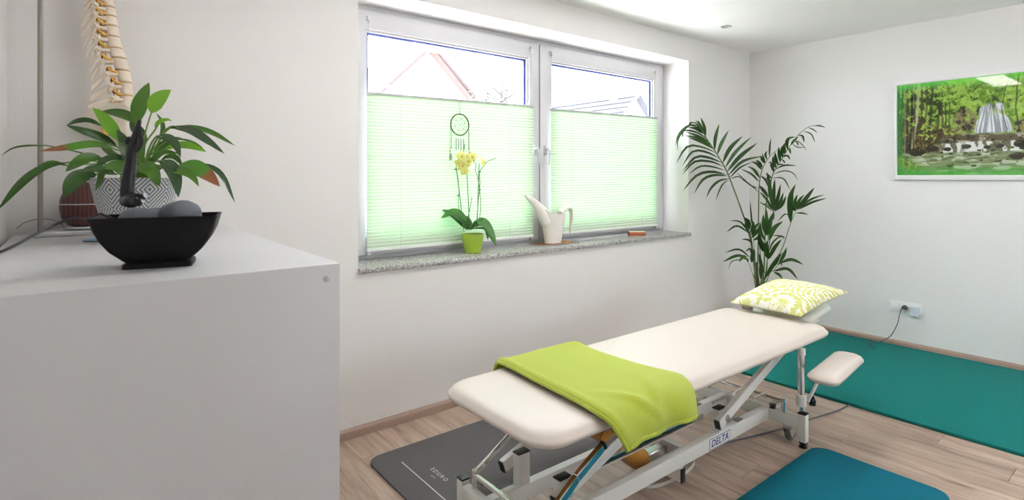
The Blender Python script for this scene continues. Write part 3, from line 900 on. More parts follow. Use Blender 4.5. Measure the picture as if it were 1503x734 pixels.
# check which side is out: normals of the top must look up
up_ = sum(p.normal.z * p.area for p in cl.data.polygons)
if up_ < 0:
    cl.data.flip_normals()
hem = MB()
row = [vs[nv * (nu + 1) + i] for i in range(nu + 1)]
pts = curve_pts(row[::3], 6)
hem.tube([p + Vector((0, 0.004, -0.001)) for p in pts], [0.0085 + 0.0016 * math.sin(i * 2.1) for i in range(len(pts))], 10)
hem.build('hem', 'towel', tw)
hm = MB()
pts = curve_pts([vs[j * (nu + 1)] for j in range(0, nv + 1, 4)], 5)
hm.tube([p + Vector((0.004, 0, -0.004)) for p in pts], 0.0085, 8).build('hem', 'towel', tw)

# ------------------------------------------------------------------ cushion on the head end
def pillow(c00, c10, c11, c01, h_top, h_bot, n=26):
    c00, c10, c11, c01 = map(Vector, (c00, c10, c11, c01))
    nrm = (c10 - c00).cross(c01 - c00).normalized()
    if nrm.z < 0: nrm = -nrm
    mb = MB(); vs = []; uvs = []
    for side in (1, -1):
        for j in range(n + 1):
            for i in range(n + 1):
                u, v = i / n, j / n
                a, b_ = 2 * u - 1, 2 * v - 1
                aa = a * (1 - 0.085 * (1 - b_ * b_)); bb = b_ * (1 - 0.085 * (1 - a * a))
                uu, vv = (aa + 1) / 2, (bb + 1) / 2
                p = c00.lerp(c10, uu).lerp(c01.lerp(c11, uu), vv)
                hh = ((1 - a * a) * (1 - b_ * b_)) ** 0.42
                wr = 0.006 * noise.noise(Vector((a * 3, b_ * 3, side))) * (1 - a * a) * (1 - b_ * b_)
                vs.append(p + nrm * side * ((h_top if side > 0 else h_bot) * hh + wr + 0.0015))
                uvs.append((u, v, 0))
    N1 = (n + 1) * (n + 1); fs = []
    for s_ in (0, 1):
        for j in range(n):
            for i in range(n):
                q = [s_ * N1 + j * (n + 1) + i, s_ * N1 + j * (n + 1) + i + 1, s_ * N1 + (j + 1) * (n + 1) + i + 1, s_ * N1 + (j + 1) * (n + 1) + i]
                fs.append(tuple(q if s_ == 0 else q[::-1]))
    ring = [i for i in range(n + 1)] + [(j) * (n + 1) + n for j in range(1, n + 1)] + [n * (n + 1) + i for i in range(n - 1, -1, -1)] + [j * (n + 1) for j in range(n - 1, 0, -1)]
    for k in range(len(ring)):
        a, b_ = ring[k], ring[(k + 1) % len(ring)]
        fs.append((a, b_, N1 + b_, N1 + a))
    mb.add(vs, fs); mb.att['pat'] = ('FLOAT_VECTOR', uvs)
    return mb
pw = pillow((-2.165, -1.035, 0.632), (-2.165, -1.475, 0.630), (-1.705, -1.548, 0.722), (-1.705, -1.105, 0.728), 0.078, 0.040).build('cushion', 'cushion_print')
tag(pw, 'lime and white patterned square cushion on the head end of the table', 'cushion')

# ------------------------------------------------------------------ mats
def gym_mat(name, x0, x1, y0, y1, r, th, mt, label, zb=0.0008, M_=None):
    o = MB().slab(x0, x1, y0, y1, r, [(0.0025, zb), (0, zb + 0.003), (0, zb + th - 0.004), (0.001, zb + th - 0.0015), (0.004, zb + th)], 10, M_=M_).build(name, mt)
    tag(o, label, 'exercise mat')
    return o
g1 = empty('exercise_mat', (-3.3, -0.60, 0.0))
tag(g1, 'dark grey exercise mat with white lettering under the table by the window wall', 'exercise mat', 'exercise mats on the floor')
MB().slab(-4.290, -2.30, -0.945, -0.290, 0.075, [(0.0025, 0.0008), (0, 0.004), (0, 0.009), (0.001, 0.0118), (0.004, 0.0128)], 10).build('sheet', 'mat_grey', g1)
mt_m = Matrix.Translation((-4.075, -0.645, 0.0131)) @ Matrix.Rotation(-PI / 2, 4, 'Z')
text_mesh('lettering', 'EDURO', 0.032, 'print_white', g1, mt_m, extrude=0.0002, spacing=1.5)
text_mesh('small_lettering', 'sports', 0.011, 'print_white', g1, Matrix.Translation((-4.107, -0.645, 0.0131)) @ Matrix.Rotation(-PI / 2, 4, 'Z'), extrude=0.0002, spacing=1.3)
MB().box((-4.164, -0.86, 0.0129), (-4.159, -0.43, 0.0133)).build('printed_line', 'print_white', g1, smooth=False)
g2 = gym_mat('exercise_mat', -1.640, -0.030, -3.30, -0.55, 0.05, 0.020, 'mat_green', 'large emerald green exercise mat along the picture wall')
tag(g2, group='exercise mats on the floor')
g3 = gym_mat('exercise_mat', -4.25, -2.355, -2.22, -1.635, 0.075, 0.013, 'mat_blue', 'petrol blue exercise mat in front of the table leg')
tag(g3, group='exercise mats on the floor')

# ------------------------------------------------------------------ cables on the floor
def cable(name, pts, r, mt, label, n=8):
    o = MB().tube(curve_pts(pts, n), r, 8).build(name, mt)
    return tag(o, label, 'cable')
cable('power_cable', [(-1.62, -1.535, 0.0055), (-1.80, -1.520, 0.0052), (-2.0, -1.482, 0.0052), (-2.284, -1.43, 0.0052), (-2.55, -1.36, 0.0052), (-2.70, -1.315, 0.0052), (-2.90, -1.25, 0.0052), (-2.99, -1.235, 0.0052), (-3.0, -1.18, 0.0052), (-3.06, -1.14, 0.0052)], 0.0045, 'cable_grey', 'grey power cable running across the floor under the table')
loop = [(-3.20 + 0.19 * math.cos(a) , -1.32 + 0.055 * math.sin(a), 0.0045 + 0.009 * (a / 7) + 0.003) for a in [i * 0.45 for i in range(28)]]
cable('control_cable', loop, 0.0038, 'cable_white', 'cream coiled control cable on the floor under the table rail', 4)

# ================================================================== cabinet
CB = empty('cabinet', (-5.255, -0.745, 0))
tag(CB, 'white office cabinet standing against the window wall in the foreground', 'cabinet')
CX0, CX1, CY0, CY1, CZ = -5.628, -4.882, -1.482, -0.012, 1.205
MB().box((CX0, CY0 + 0.0206, CZ - 0.022), (CX1, CY1, CZ), 0.0008, 1).build('top_panel', 'cabinet', CB)
MB().box((CX0, CY0, 0.0), (CX1, CY0 + 0.0204, CZ), 0.0015, 2).build('side_panel', 'cabinet', CB)
MB().box((CX0 + 0.0006, CY1 - 0.020, 0.05), (CX1 - 0.02, CY1 - 0.0006, CZ - 0.0222), 0.0008, 1).build('side_panel', 'cabinet', CB)
MB().box((CX0 + 0.0006, CY0 + 0.021, 0.05), (CX0 + 0.012, CY1 - 0.021, CZ - 0.023)).build('back_panel', 'cabinet', CB, smooth=False)
MB().box((CX0 + 0.013, CY0 + 0.021, 0.05), (CX1 - 0.022, CY1 - 0.021, 0.07)).build('bottom_panel', 'cabinet', CB, smooth=False)
MB().box((CX0 + 0.013, CY0 + 0.021, 0.62), (CX1 - 0.03, CY1 - 0.021, 0.638)).build('shelf', 'cabinet', CB, smooth=False)
MB().box((CX0 + 0.02, CY0 + 0.02, 0.0), (CX1 - 0.06, CY1 - 0.02, 0.0495)).build('plinth', 'cap_grey', CB, smooth=False)
for ya, yb in ((CY0 + 0.001, (CY0 + CY1) / 2 - 0.0015), ((CY0 + CY1) / 2 + 0.0015, CY1 - 0.001)):
    dr = MB().box((CX1 - 0.0195, ya, 0.052), (CX1 - 0.0005, yb, CZ - 0.0235), 0.001, 1).build('door', 'cabinet', CB)
    yh = yb - 0.04 if ya < -1 else ya + 0.04
    MB().tube([(CX1 - 0.0003, yh, 0.80), (CX1 + 0.025, yh, 0.80), (CX1 + 0.025, yh, 0.94), (CX1 - 0.0003, yh, 0.94)], 0.005, 8).build('handle', 'steel', dr)
MB().loft([[Vector((-4.918 + r * math.cos(2 * PI * k / 28), CY0 + yo, 1.168 + r * math.sin(2 * PI * k / 28))) for k in range(28)] for yo, r in ((0.0005, 0.0095), (-0.0012, 0.0095), (-0.0022, 0.008))]).build('screw_cap', 'cabinet', CB)

# ------------------------------------------------------------------ tabletop fountain on the cabinet
FB = Vector((-5.262, -1.225, CZ))
Rf = Matrix.Translation(FB) @ Matrix.Rotation(math.radians(-14), 4, 'Z')
fo = empty('tabletop_fountain', FB)
tag(fo, 'black bowl shaped tabletop fountain with pebbles at the cabinet front', 'fountain')
prof = [(0.060, 0.0), (0.076, 0.0005), (0.076, 0.012), (0.069, 0.016), (0.078, 0.024), (0.100, 0.046), (0.117, 0.072), (0.129, 0.100), (0.136, 0.127), (0.137, 0.131), (0.131, 0.131), (0.128, 0.122), (0.120, 0.095), (0.09, 0.085), (0.02, 0.085)]
rings = []
for hx, z in prof:
    hy = hx * 0.62 + 0.006
    rr = min(0.010, hy * 0.3); rg = []
    for q, (sx_, sy_) in enumerate(((1, 1), (-1, 1), (-1, -1), (1, -1))):
        for k in range(5):
            a = PI / 2 * (q + k / 4)
            rg.append(Rf @ Vector((sx_ * (hx - rr) + rr * math.cos(a), sy_ * (hy - rr) + rr * math.sin(a), z)))
    rings.append(rg)
MB().loft(rings).build('bowl', 'slate', fo, ang=0.6)
def stone(c, r, seed, lab=None):
    return MB().ball(c, r, 20, 12, fn=lambda p: p * (1 + 0.10 * noise.noise(p * 1.6 + Vector((seed, 0, 0)))))
stone(Rf @ Vector((0.046, -0.012, 0.132)), (0.052, 0.046, 0.037), 3).build('pebble', 'pebble', fo)
stone(Rf @ Vector((-0.040, -0.010, 0.122)), (0.052, 0.042, 0.031), 9).build('pebble', 'pebble', fo)
stone(Rf @ Vector((0.0, 0.045, 0.115)), (0.07, 0.03, 0.035), 5).build('pebble', 'pebble', fo)
# seated stylised figure
tF = 1.36
def F(px, py, dt=0): return at(px, py, tF + dt)
fig = MB()
fc = [F(183, 297), F(187, 291), F(187, 280), F(188, 266), F(190, 252), F(192, 238), F(193, 224), F(195, 212), F(198, 200), F(202, 188), F(205, 176)]
fr_ = [0.010, 0.0165, 0.016, 0.0150, 0.0140, 0.0125, 0.0115, 0.0095, 0.0075, 0.0062, 0.0045]
fp = curve_pts(fc, 4)
fig.tube(fp, [float(np.interp(i / 4, range(11), fr_)) for i in range(len(fp))], 12)
fig.tube(curve_pts([F(186, 292), F(196, 291, -0.01), F(206, 290, -0.02), F(213, 287, -0.02)], 4), [0.016] * 5 + [0.012] * 4 + [0.008] * 4, 10)
fig.tube(curve_pts([F(185, 294), F(194, 296, -0.02), F(203, 296, -0.03), F(209, 294, -0.03)], 4), [0.016] * 5 + [0.012] * 4 + [0.007] * 4, 10)
fig.tube(curve_pts([F(195, 222), F(203, 216), F(207, 209), F(206, 199), F(204, 186)], 4), [0.0085] * 5 + [0.0065] * 6 + [0.0050] * 6, 8)
fig.ball(F(189.5, 207), (0.0105, 0.0105, 0.0115), 12, 8)
fig.tube([F(190, 210), F(194, 217)], 0.006, 8)
fig.build('figure', 'bronze', fo)
cb_ = curve_pts([F(128, 323, 0.04), F(118, 321, 0.04), F(105, 321, 0.03), F(80, 330, 0.0), F(50, 345, -0.05), F(20, 361, -0.10), F(-8, 373, -0.14), F(-40, 382, -0.18)], 6)
MB().tube([Rf @ Vector((-0.10, 0.02, 0.118))] + [Rf @ Vector((-0.132, 0.02, 0.137))] + cb_[2:], 0.0034, 8).build('power_cable', 'cable_black', fo)

# ================================================================== peace lily on the cabinet
PC = Vector((-5.262, -0.500, CZ))
TP = 2.01
pot = MB()
prof = [(0.080, 0.0005), (0.088, 0.004), (0.104, 0.075), (0.124, 0.150), (0.1395, 0.222), (0.141, 0.226), (0.137, 0.227), (0.134, 0.222), (0.128, 0.195), (0.02, 0.193)]
nn = 64
pot.lathe(prof, PC, nn)
uvs = []
for r, z in prof:
    for k in range(nn):
        uvs.append((k / nn * 7.0, z * 7.4 + 0.12, 0))
pot.att['pat'] = ('FLOAT_VECTOR', uvs)
lily = empty('peace_lily', PC)
tag(lily, 'peace lily in a grey lozenge patterned pot on the cabinet', 'potted plant')
pot.build('pot', 'lozenge', lily, ang=0.8)
MB().lathe([(0.125, 0.196), (0.08, 0.203), (0.01, 0.206)], PC, 24).build('soil', 'soil', lily)
crown = PC + Vector((0, 0, 0.20))
# (midrib in photo pixels with depth offset), width in pixels, material, twist towards viewer
LL = [
 ([(199, 183, 0), (204, 160, 0), (212, 138, 0), (219, 121, 0)], 25, 'leaf_lily', 0),
 ([(222, 166, 0), (229, 152, 0), (240, 141, 0), (251, 132, 0)], 27, 'leaf_lily_bright', 0),
 ([(178, 208, 0), (165, 190, -.02), (150, 171, -.04), (136, 158, -.05)], 21, 'leaf_lily_bright', 0),
 ([(172, 216, 0), (150, 203, -.03), (122, 193, -.07), (97, 184, -.10)], 17, 'leaf_lily', 0),
 ([(150, 185, .03), (130, 177, .02), (112, 178, 0), (97, 185, -.03)], 10, 'leaf_lily_shiny', 0),
 ([(168, 219, -.02), (140, 212, -.06), (100, 217, -.12), (58, 222, -.18)], 15, 'leaf_lily_brown', 0),
 ([(70, 214, .08), (40, 214, .04), (18, 218, 0), (1, 229, -.02)], 4, 'leaf_lily', 0),
 ([(98, 239, -.05), (66, 246, -.10), (34, 268, -.15), (-3, 308, -.20)], 15, 'leaf_lily', 0),
 ([(142, 256, -.08), (124, 258, -.12), (108, 268, -.16), (93, 290, -.18)], 27, 'leaf_lily', 0),
 ([(150, 232, -.06), (130, 232, -.10), (113, 240, -.13), (96, 252, -.15)], 20, 'leaf_lily', 0),
 ([(188, 246, -.08), (184, 225, -.08), (180, 205, -.06), (172, 190, -.02)], 17, 'leaf_lily', 0),
 ([(205, 183, .02), (188, 172, .03), (170, 166, .05), (150, 163, .07)], 21, 'leaf_lily', 0),
 ([(170, 256, -.14), (150, 250, -.17), (132, 248, -.18), (118, 252, -.18)], 15, 'leaf_lily', 0),
 ([(248, 189, .02), (278, 187, .02), (310, 195, 0), (345, 214, -.04)], 12, 'leaf_lily', 0),
 ([(250, 186, -.02), (280, 192, -.05), (305, 207, -.08), (330, 226, -.10)], 15, 'leaf_lily_shiny', 0),
 ([(230, 200, -.04), (246, 203, -.07), (258, 213, -.09), (265, 232, -.10)], 16, 'leaf_lily_shiny', 0),
 ([(240, 220, 0), (258, 214, 0), (280, 215, -.02), (303, 223, -.03)], 15, 'leaf_lily_bright', 0),
 ([(262, 243, -.10), (285, 246, -.13), (305, 258, -.14), (323, 274, -.14)], 27, 'leaf_lily_brown', 0),
 ([(272, 247, -.04), (300, 243, -.06), (325, 257, -.09), (345, 298, -.12)], 10, 'leaf_lily_shiny', 0),
 ([(236, 236, -.10), (248, 243, -.14), (258, 262, -.17), (262, 290, -.17)], 22, 'leaf_lily_shiny', 0),
 ([(206, 240, -.12), (216, 246, -.15), (226, 256, -.17), (234, 274, -.17)], 24, 'leaf_lily', 0),
 ([(236, 238, 0), (244, 231, 0), (258, 232, -.03), (268, 244, -.05)], 12, 'leaf_lily', 0),
 ([(222, 250, -.06), (240, 246, -.1), (258, 247, -.12), (276, 254, -.12)], 17, 'leaf_lily', 0),
 ([(196, 254, -.12), (180, 246, -.15), (165, 244, -.16), (150, 248, -.16)], 22, 'leaf_lily', 0),
 ([(214, 210, .06), (205, 196, .08), (198, 186, .09), (192, 170, .1)], 19, 'leaf_lily', 0),
 ([(228, 190, 0), (233, 180, .0), (246, 176, .0), (252, 178, 0)], 9, 'leaf_lily_bright', 0),
 ([(210, 254, -.1), (206, 235, -.1), (208, 215, -.08), (216, 200, -.04)], 14, 'leaf_lily', 0),
 ([(182, 240, .05), (160, 224, .1), (150, 214, .12), (140, 210, .14)], 16, 'leaf_lily', 0),
 ([(225, 232, .08), (240, 214, .1), (256, 205, .12), (270, 204, .14)], 16, 'leaf_lily', 0),
 ([(214, 250, -.08), (226, 234, -.08), (242, 224, -.08), (264, 226, -.08)], 11, 'leaf_lily', 0),
 ([(192, 238, -.05), (172, 231, -.08), (152, 236, -.10), (138, 250, -.11)], 12, 'leaf_lily', 0),
 ([(250, 251, -.14), (268, 252, -.17), (283, 260, -.18), (292, 274, -.18)], 15, 'leaf_lily', 0),
 ([(202, 226, .02), (188, 209, .03), (172, 199, .04), (156, 197, .04)], 10, 'leaf_lily_shiny', 0),
 ([(234, 208, .04), (239, 190, .05), (236, 176, .05), (229, 166, .05)], 8, 'leaf_lily', 0),
 ([(252, 204, .05), (272, 206, .05), (288, 212, .04), (302, 222, .03)], 7, 'leaf_lily', 0),
 ([(200, 250, -.16), (192, 252, -.19), (184, 260, -.20), (178, 274, -.20)], 15, 'leaf_lily', 0),
 ([(160, 246, -.1), (150, 256, -.14), (146, 268, -.15), (140, 280, -.15)], 10, 'leaf_lily', 0),
 ([(100, 243, -.02), (76, 238, -.05), (58, 246, -.07), (46, 262, -.08)], 7, 'leaf_lily', 0),
]
for pts, wd, mt, tw_ in LL:
    P3 = [at(x, y, TP + dt) for x, y, dt in pts]
    mid = P3[len(P3) // 2]
    view = (CAM - mid).normalized()
    up = (view * 0.85 + Vector((random.uniform(-.3, .3), random.uniform(-.3, .3), 0.55))).normalized()
    st0 = crown + Vector((random.uniform(-.03, .03), random.uniform(-.03, .03), 0))
    lf = leaf_mesh(P3, wd * TP / 808.3 * 0.84, up, fold=0.32, peak=0.45, seg=12).build('leaf', mt, lily)
    a = P3[0]
    mid_ = (st0 + a) / 2 + Vector((0, 0, 0.03 + 0.02 * random.random()))
    MB().tube(curve_pts([st0, mid_, a, P3[0].lerp(P3[1], 0.5)], 5), [0.0035] * 6 + [0.003] * 5 + [0.002] * 5, 6).build('petiole', 'leaf_stem', lf)

# ------------------------------------------------------------------ small things behind the lily
DC = Vector((-5.400, -0.112, CZ + 0.0222))
df_ = empty('aroma_diffuser', DC)
tag(df_, 'round dark brown wood grain diffuser behind the lozenge patterned pot', 'diffuser')
MB().lathe([(0.060, 0.0005), (0.066, 0.003), (0.066, 0.008), (0.060, 0.010)], DC, 32).build('base', 'frame_white', df_)
MB().lathe([(0.045, 0.0105), (0.062, 0.018), (0.080, 0.045), (0.0865, 0.080), (0.0868, 0.0975)], DC, 40).build('lower_shell', 'dark_wood', df_)
MB().lathe([(0.0850, 0.098), (0.0866, 0.0985), (0.0866, 0.101), (0.0850, 0.1015)], DC, 40).build('light_ring', 'adapter', df_)
MB().lathe([(0.0868, 0.102), (0.083, 0.128), (0.070, 0.155), (0.048, 0.175), (0.020, 0.185), (0.012, 0.186)], DC, 40).build('upper_shell', 'dark_wood', df_)
KC = on_z(150, 353, CZ)
ko = empty('coaster', KC)
tag(ko, 'small round coaster with a blue and green print beside the black bowl', 'coaster')
MB().lathe([(0.055, 0.0003), (0.057, 0.0015), (0.057, 0.0035), (0.055, 0.0045)], KC, 36).build('disc', 'coaster_dark', ko)
MB().lathe([(0.054, 0.0046), (0.053, 0.0052), (0.001, 0.0053)], KC, 36).build('printed_face', 'coaster_print', ko)

# ------------------------------------------------------------------ spine model and its stand
SY = -0.115
ss = empty('spine_stand', (-5.46, SY, CZ))
tag(ss, 'thin metal rod stand carrying the spine model on the cabinet', 'stand')
MB().box((-5.56, SY - 0.085, CZ + 0.0005), (-5.22, SY + 0.08, CZ + 0.022), 0.004).build('base', 'steel', ss)
xr = -5.540
MB().tube([(xr, SY - 0.06, CZ + 0.022), (xr, SY - 0.06, 2.50)] + [(xr + 0.03 + 0.22 * (1 - math.cos(a)) * 0.5 * 0 + 0.0 + 0.09 * k, SY - 0.06 + 0.02 * k, 2.535) for k, a in enumerate((0, 1, 2))], 0.0085, 12).build('rod', 'pole_metal', ss)
sm = empty('spine_model', (-5.31, SY, 1.45))
tag(sm, 'life size plastic human spine model with yellow nerves hanging behind the peace lily', 'anatomical model')
# image data: foramen, front end of the disc, tip of the spinous process (photo pixels)
fo_ = [(144, 4), (143.6, 17), (144.6, 32), (146, 48), (148, 66), (152.7, 84.5), (160, 103), (166, 119), (169.4, 136), (166.2, 154.5)]
di_ = [(168.6, 13), (171, 26.5), (173, 40.5), (175.5, 56), (179.7, 72.8), (185.8, 87.5), (190.2, 105.4), (194.4, 123), (195.6, 142), (188, 160)]
ti_ = [(119.6, 28), (119.6, 43), (120, 59), (124.5, 75.5), (129, 90.7), (132.4, 107.8), (133, 122.5), (133.8, 138.5), (130.6, 153), (127, 168)]
def SP(p, dy=0.0):
    q = on_y(p[0], p[1], SY); q.y += dy
    return q
lev = [(SP(f), SP(d_), SP(t_)) for f, d_, t_ in zip(fo_, di_, ti_)]
# carry the column on above the picture, narrowing towards the neck
f, d_, t_ = [v.copy() for v in lev[0]]
ups = []
for k in range(9):
    dz = 0.040 - 0.0016 * k
    lean = 0.008 - 0.0022 * k
    f = f + Vector((-lean * 0.3, 0, dz)); d_ = d_ + Vector((-lean - 0.003, 0, dz)); t_ = t_ + Vector((0.004 + lean * 0.2, 0, dz))
    ups.append((f.copy(), d_.copy(), t_.copy()))
lev = ups[::-1] + lev
up_n = len(ups)
for i, (f, d_, t_) in enumerate(lev[:-1]):
    f2, d2, t2 = lev[i + 1]
    # body between disc i (above) and disc i+1 (below): front edge d, rear edge near foramen
    rear_u = f.x + 0.30 * (d_.x - f.x); rear_l = f2.x + 0.30 * (d2.x - f2.x)
    hz = (d_.z - d2.z)
    zc = (d_.z + d2.z) / 2 + 0.002
    th = 0.0065
    rings = []
    for s_, k in ((-1, 0.94), (-0.86, 1.0), (-0.45, 0.90), (0, 0.86), (0.45, 0.90), (0.86, 1.0), (1, 0.94)):
        q = (s_ + 1) / 2
        xr_, xf_ = rear_l + (rear_u - rear_l) * q, d2.x + (d_.x - d2.x) * q
        cx_ = (xr_ + xf_) / 2; hx = (xf_ - xr_) / 2 * (0.5 + 0.5 * k) + 0.002
        z = zc + s_ * (hz / 2 - th / 2)
        rings.append([Vector((cx_ + hx * math.cos(2 * PI * kk / 20), SY + 0.024 * k * math.sin(2 * PI * kk / 20), z)) for kk in range(20)])
    vb = MB().loft(rings)
    # pedicles, laminae, joints and the spinous process
    back = Vector((f.x - 0.004, SY, (f.z + f2.z) / 2 - 0.004))
    for sy_ in (-1, 1):
        vb.tube([Vector((rear_u + 0.006, SY + sy_ * 0.012, zc + 0.006)), Vector(((f.x + f2.x) / 2 - 0.002, SY + sy_ * 0.018, zc + 0.004)), back + Vector((-0.012, sy_ * 0.014, 0))], [0.0085, 0.008, 0.008], 10)
        vb.tube([back + Vector((0.004, sy_ * 0.017, 0.022)), back + Vector((-0.002, sy_ * 0.018, 0.008)), back + Vector((-0.006, sy_ * 0.015, -0.012)), back + Vector((-0.010, sy_ * 0.013, -0.022))], [0.005, 0.008, 0.008, 0.005], 10)
        vb.tube([back + Vector((0.0, sy_ * 0.018, 0.004)), back + Vector((-0.006, sy_ * 0.034, 0.006)), back + Vector((-0.014, sy_ * 0.046, 0.010))], [0.0075, 0.0060, 0.0062], 10)
    tip = t_.lerp(t2, 0.45)
    b0 = back + Vector((-0.006, 0, 0.002))
    vb.loft([[c_ + Vector((0, ww * math.sin(2 * PI * kk / 12), hh * math.cos(2 * PI * kk / 12))) for kk in range(12)]
             for c_, ww, hh in ((b0, 0.016, 0.017), (b0.lerp(tip, 0.45), 0.009, 0.0155), (b0.lerp(tip, 0.85), 0.008, 0.0150), (tip, 0.006, 0.010))])
    V_ = vb.build('vertebra', 'bone', sm)
    # disc under this body
    xr_, xf_ = rear_l, d2.x
    red = (i == len(lev) - 2)
    dd_ = MB().lathe([(0.92, -th / 2), (1.0, -th / 4), (1.0, th / 4), (0.92, th / 2)], (0, 0, 0), 24)
    dd_.v = [Vector(((xr_ + xf_) / 2 + p.x * ((xf_ - xr_) / 2 + 0.0005), SY + p.y * 0.0235, d2.z + 0.001 + p.z * (2.4 if red else 1) + (0.002 if red else 0))) for p in dd_.v]
    dd_.build('disc', 'muscle_red' if red else 'cartilage', sm)
    for sy_ in (-1, 1):
        g0 = Vector((f2.x, SY + sy_ * 0.020, f2.z))
        MB().ball(g0 + Vector((-0.001, 0, 0.004)), (0.009, 0.006, 0.009), 10, 6).build('foramen', 'foramen', V_)
        MB().tube(curve_pts([g0 + Vector((-0.004, 0, 0.010)), g0 + Vector((0.002, sy_ * 0.005, 0.000)), g0 + Vector((0.014, sy_ * 0.007, -0.007)), g0 + Vector((0.027, sy_ * 0.006, -0.010))], 4),
                  [0.0052] * 4 + [0.005] * 4 + [0.004] * 4 + [0.002], 8).build('nerve', 'nerve', V_)
# sacrum and hip bones below
fz, dz_, tz = lev[-1]
sac = MB().loft([[Vector((cx_ + hx * math.cos(2 * PI * k / 18), SY + hy * math.sin(2 * PI * k / 18), z)) for k in range(18)]
                 for cx_, hx, hy, z in ((dz_.x - 0.035, 0.034, 0.040, dz_.z - 0.010), (dz_.x - 0.050, 0.030, 0.055, dz_.z - 0.03), (dz_.x - 0.080, 0.024, 0.046, dz_.z - 0.065), (dz_.x - 0.095, 0.018, 0.032, dz_.z - 0.10), (dz_.x - 0.088, 0.010, 0.016, dz_.z - 0.135))])
sac.build('sacrum', 'bone', sm)
for sy_ in (-1, 1):
    rings = []
    for j in range(11):
        a = j / 10
        for_ = []
        z = dz_.z + 0.010 - 0.20 * a
        cx_ = dz_.x - 0.055 + 0.10 * a * a - 0.03 * math.sin(PI * a)
        hx = (0.058 * (1 - a) ** 0.7 + 0.020) * (0.35 + 0.65 * min(1, a * 6 + 0.15))
        yy = SY + sy_ * (0.060 + 0.045 * (1 - a) ** 1.5 - 0.02 * math.sin(PI * a))
        rings.append([Vector((cx_ + hx * math.cos(2 * PI * k / 16), yy + sy_ * 0.018 * math.cos(2 * PI * k / 16) + (0.007 + 0.006 * a) * math.sin(2 * PI * k / 16), z)) for k in range(16)])
    MB().loft(rings).build('hip_bone', 'bone', sm)
MB().tube(curve_pts([dz_ + Vector((-0.03, -0.06, -0.02)), dz_ + Vector((-0.05, -0.07, -0.06)), dz_ + Vector((-0.075, -0.075, -0.10)), dz_ + Vector((-0.07, -0.07, -0.15))], 5), 0.0055, 8).build('sciatic_nerve', 'nerve', sm)
MB().tube(curve_pts([dz_ + Vector((-0.05, -0.06, -0.03)), dz_ + Vector((-0.08, -0.075, -0.07)), dz_ + Vector((-0.085, -0.078, -0.11)), dz_ + Vector((-0.072, -0.074, -0.14))], 5), 0.0045, 8).build('sciatic_nerve', 'nerve', sm)
f0, d0, t0 = lev[0]
MB().tube([Vector(((f0.x + d0.x) / 2, SY, d0.z - 0.01)), Vector(((f0.x + d0.x) / 2, SY, 2.515)), Vector((xr + 0.21, SY - 0.02, 2.535))], 0.004, 8).build('hanging_hook', 'steel', sm)
cable('thin_cable', [at(24, 336, 2.10), at(38, 326, 2.12), at(62, 321, 2.14), at(85, 326, 2.16), on_z(100, 338, CZ + 0.003), on_z(112, 344, CZ + 0.003)], 0.0013, 'cable_grey', 'thin grey wire arching behind the lily on the cabinet')

# ================================================================== palm in the corner
PB = at(1114, 440, 4.95); PB.z = 0
palm = empty('kentia_palm', PB)
tag(palm, 'tall green palm in the corner behind the patterned cushion', 'potted plant')
MB().lathe([(0.10, 0.0005), (0.112, 0.006), (0.138, 0.24), (0.145, 0.262), (0.148, 0.270), (0.140, 0.272), (0.135, 0.255), (0.01, 0.245)], PB, 40).build('pot', 'terracotta', palm)
MB().lathe([(0.134, 0.2455), (0.07, 0.252), (0.005, 0.254)], PB, 28).build('soil', 'soil', palm)
foot = PB + Vector((0, 0, 0.25))
def C1(x, y): return (980 + x / 4.893, 150 + y / 4.893)
def C2(x, y): return (1080 + x / 4.893, 160 + y / 4.893)
def C3(x, y): return (1050 + x / 5.243, 290 + y / 5.243)
def frond(stem, leaflets, sr=0.006, mt='stem_palm', leafmt='leaf_palm'):
    """stem: photo points with distance, from the crown up; leaflets: (points..., width px)"""
    P3 = [foot + Vector((random.uniform(-.025, .025), random.uniform(-.025, .025), 0))] + [at(*s_) for s_ in stem]
    cps = curve_pts(P3, 6)
    k = len(cps)
    fr = MB().tube(cps, [sr * (1 - 0.72 * i / (k - 1)) for i in range(k)], 8).build('frond', mt, palm)
    for pts, wd in leaflets:
        # base: nearest point of the stem in the picture gives the distance
        Q = []
        bx, by = pts[0][:2]
        best = min(cps, key=lambda p: (proj(p)[0] - bx) ** 2 + (proj(p)[1] - by) ** 2)
        tt = proj(best)[2]
        for i, p in enumerate(pts):
            dt = p[2] if len(p) > 2 else -0.03 * i
            Q.append(at(p[0], p[1], tt + dt))
        Q[0] = best.lerp(Q[0], 0.5)
        view = (CAM - Q[0]).normalized()
        up = (view + Vector((random.uniform(-.35, .35), random.uniform(-.35, .35), random.uniform(0.1, 0.7)))).normalized()
        leaf_mesh(Q, wd * 0.84 * tt / 808.3, up, fold=0.30, peak=0.45, seg=8).build('leaflet', leafmt, fr, ang=1.5)
def proj(p):
    v = p - CAM
    t_ = v.dot(FW)
    return (751.5 + 808.3 * v.dot(RT) / t_, 258.6 - 808.3 * v.z / t_, t_)
A = C1
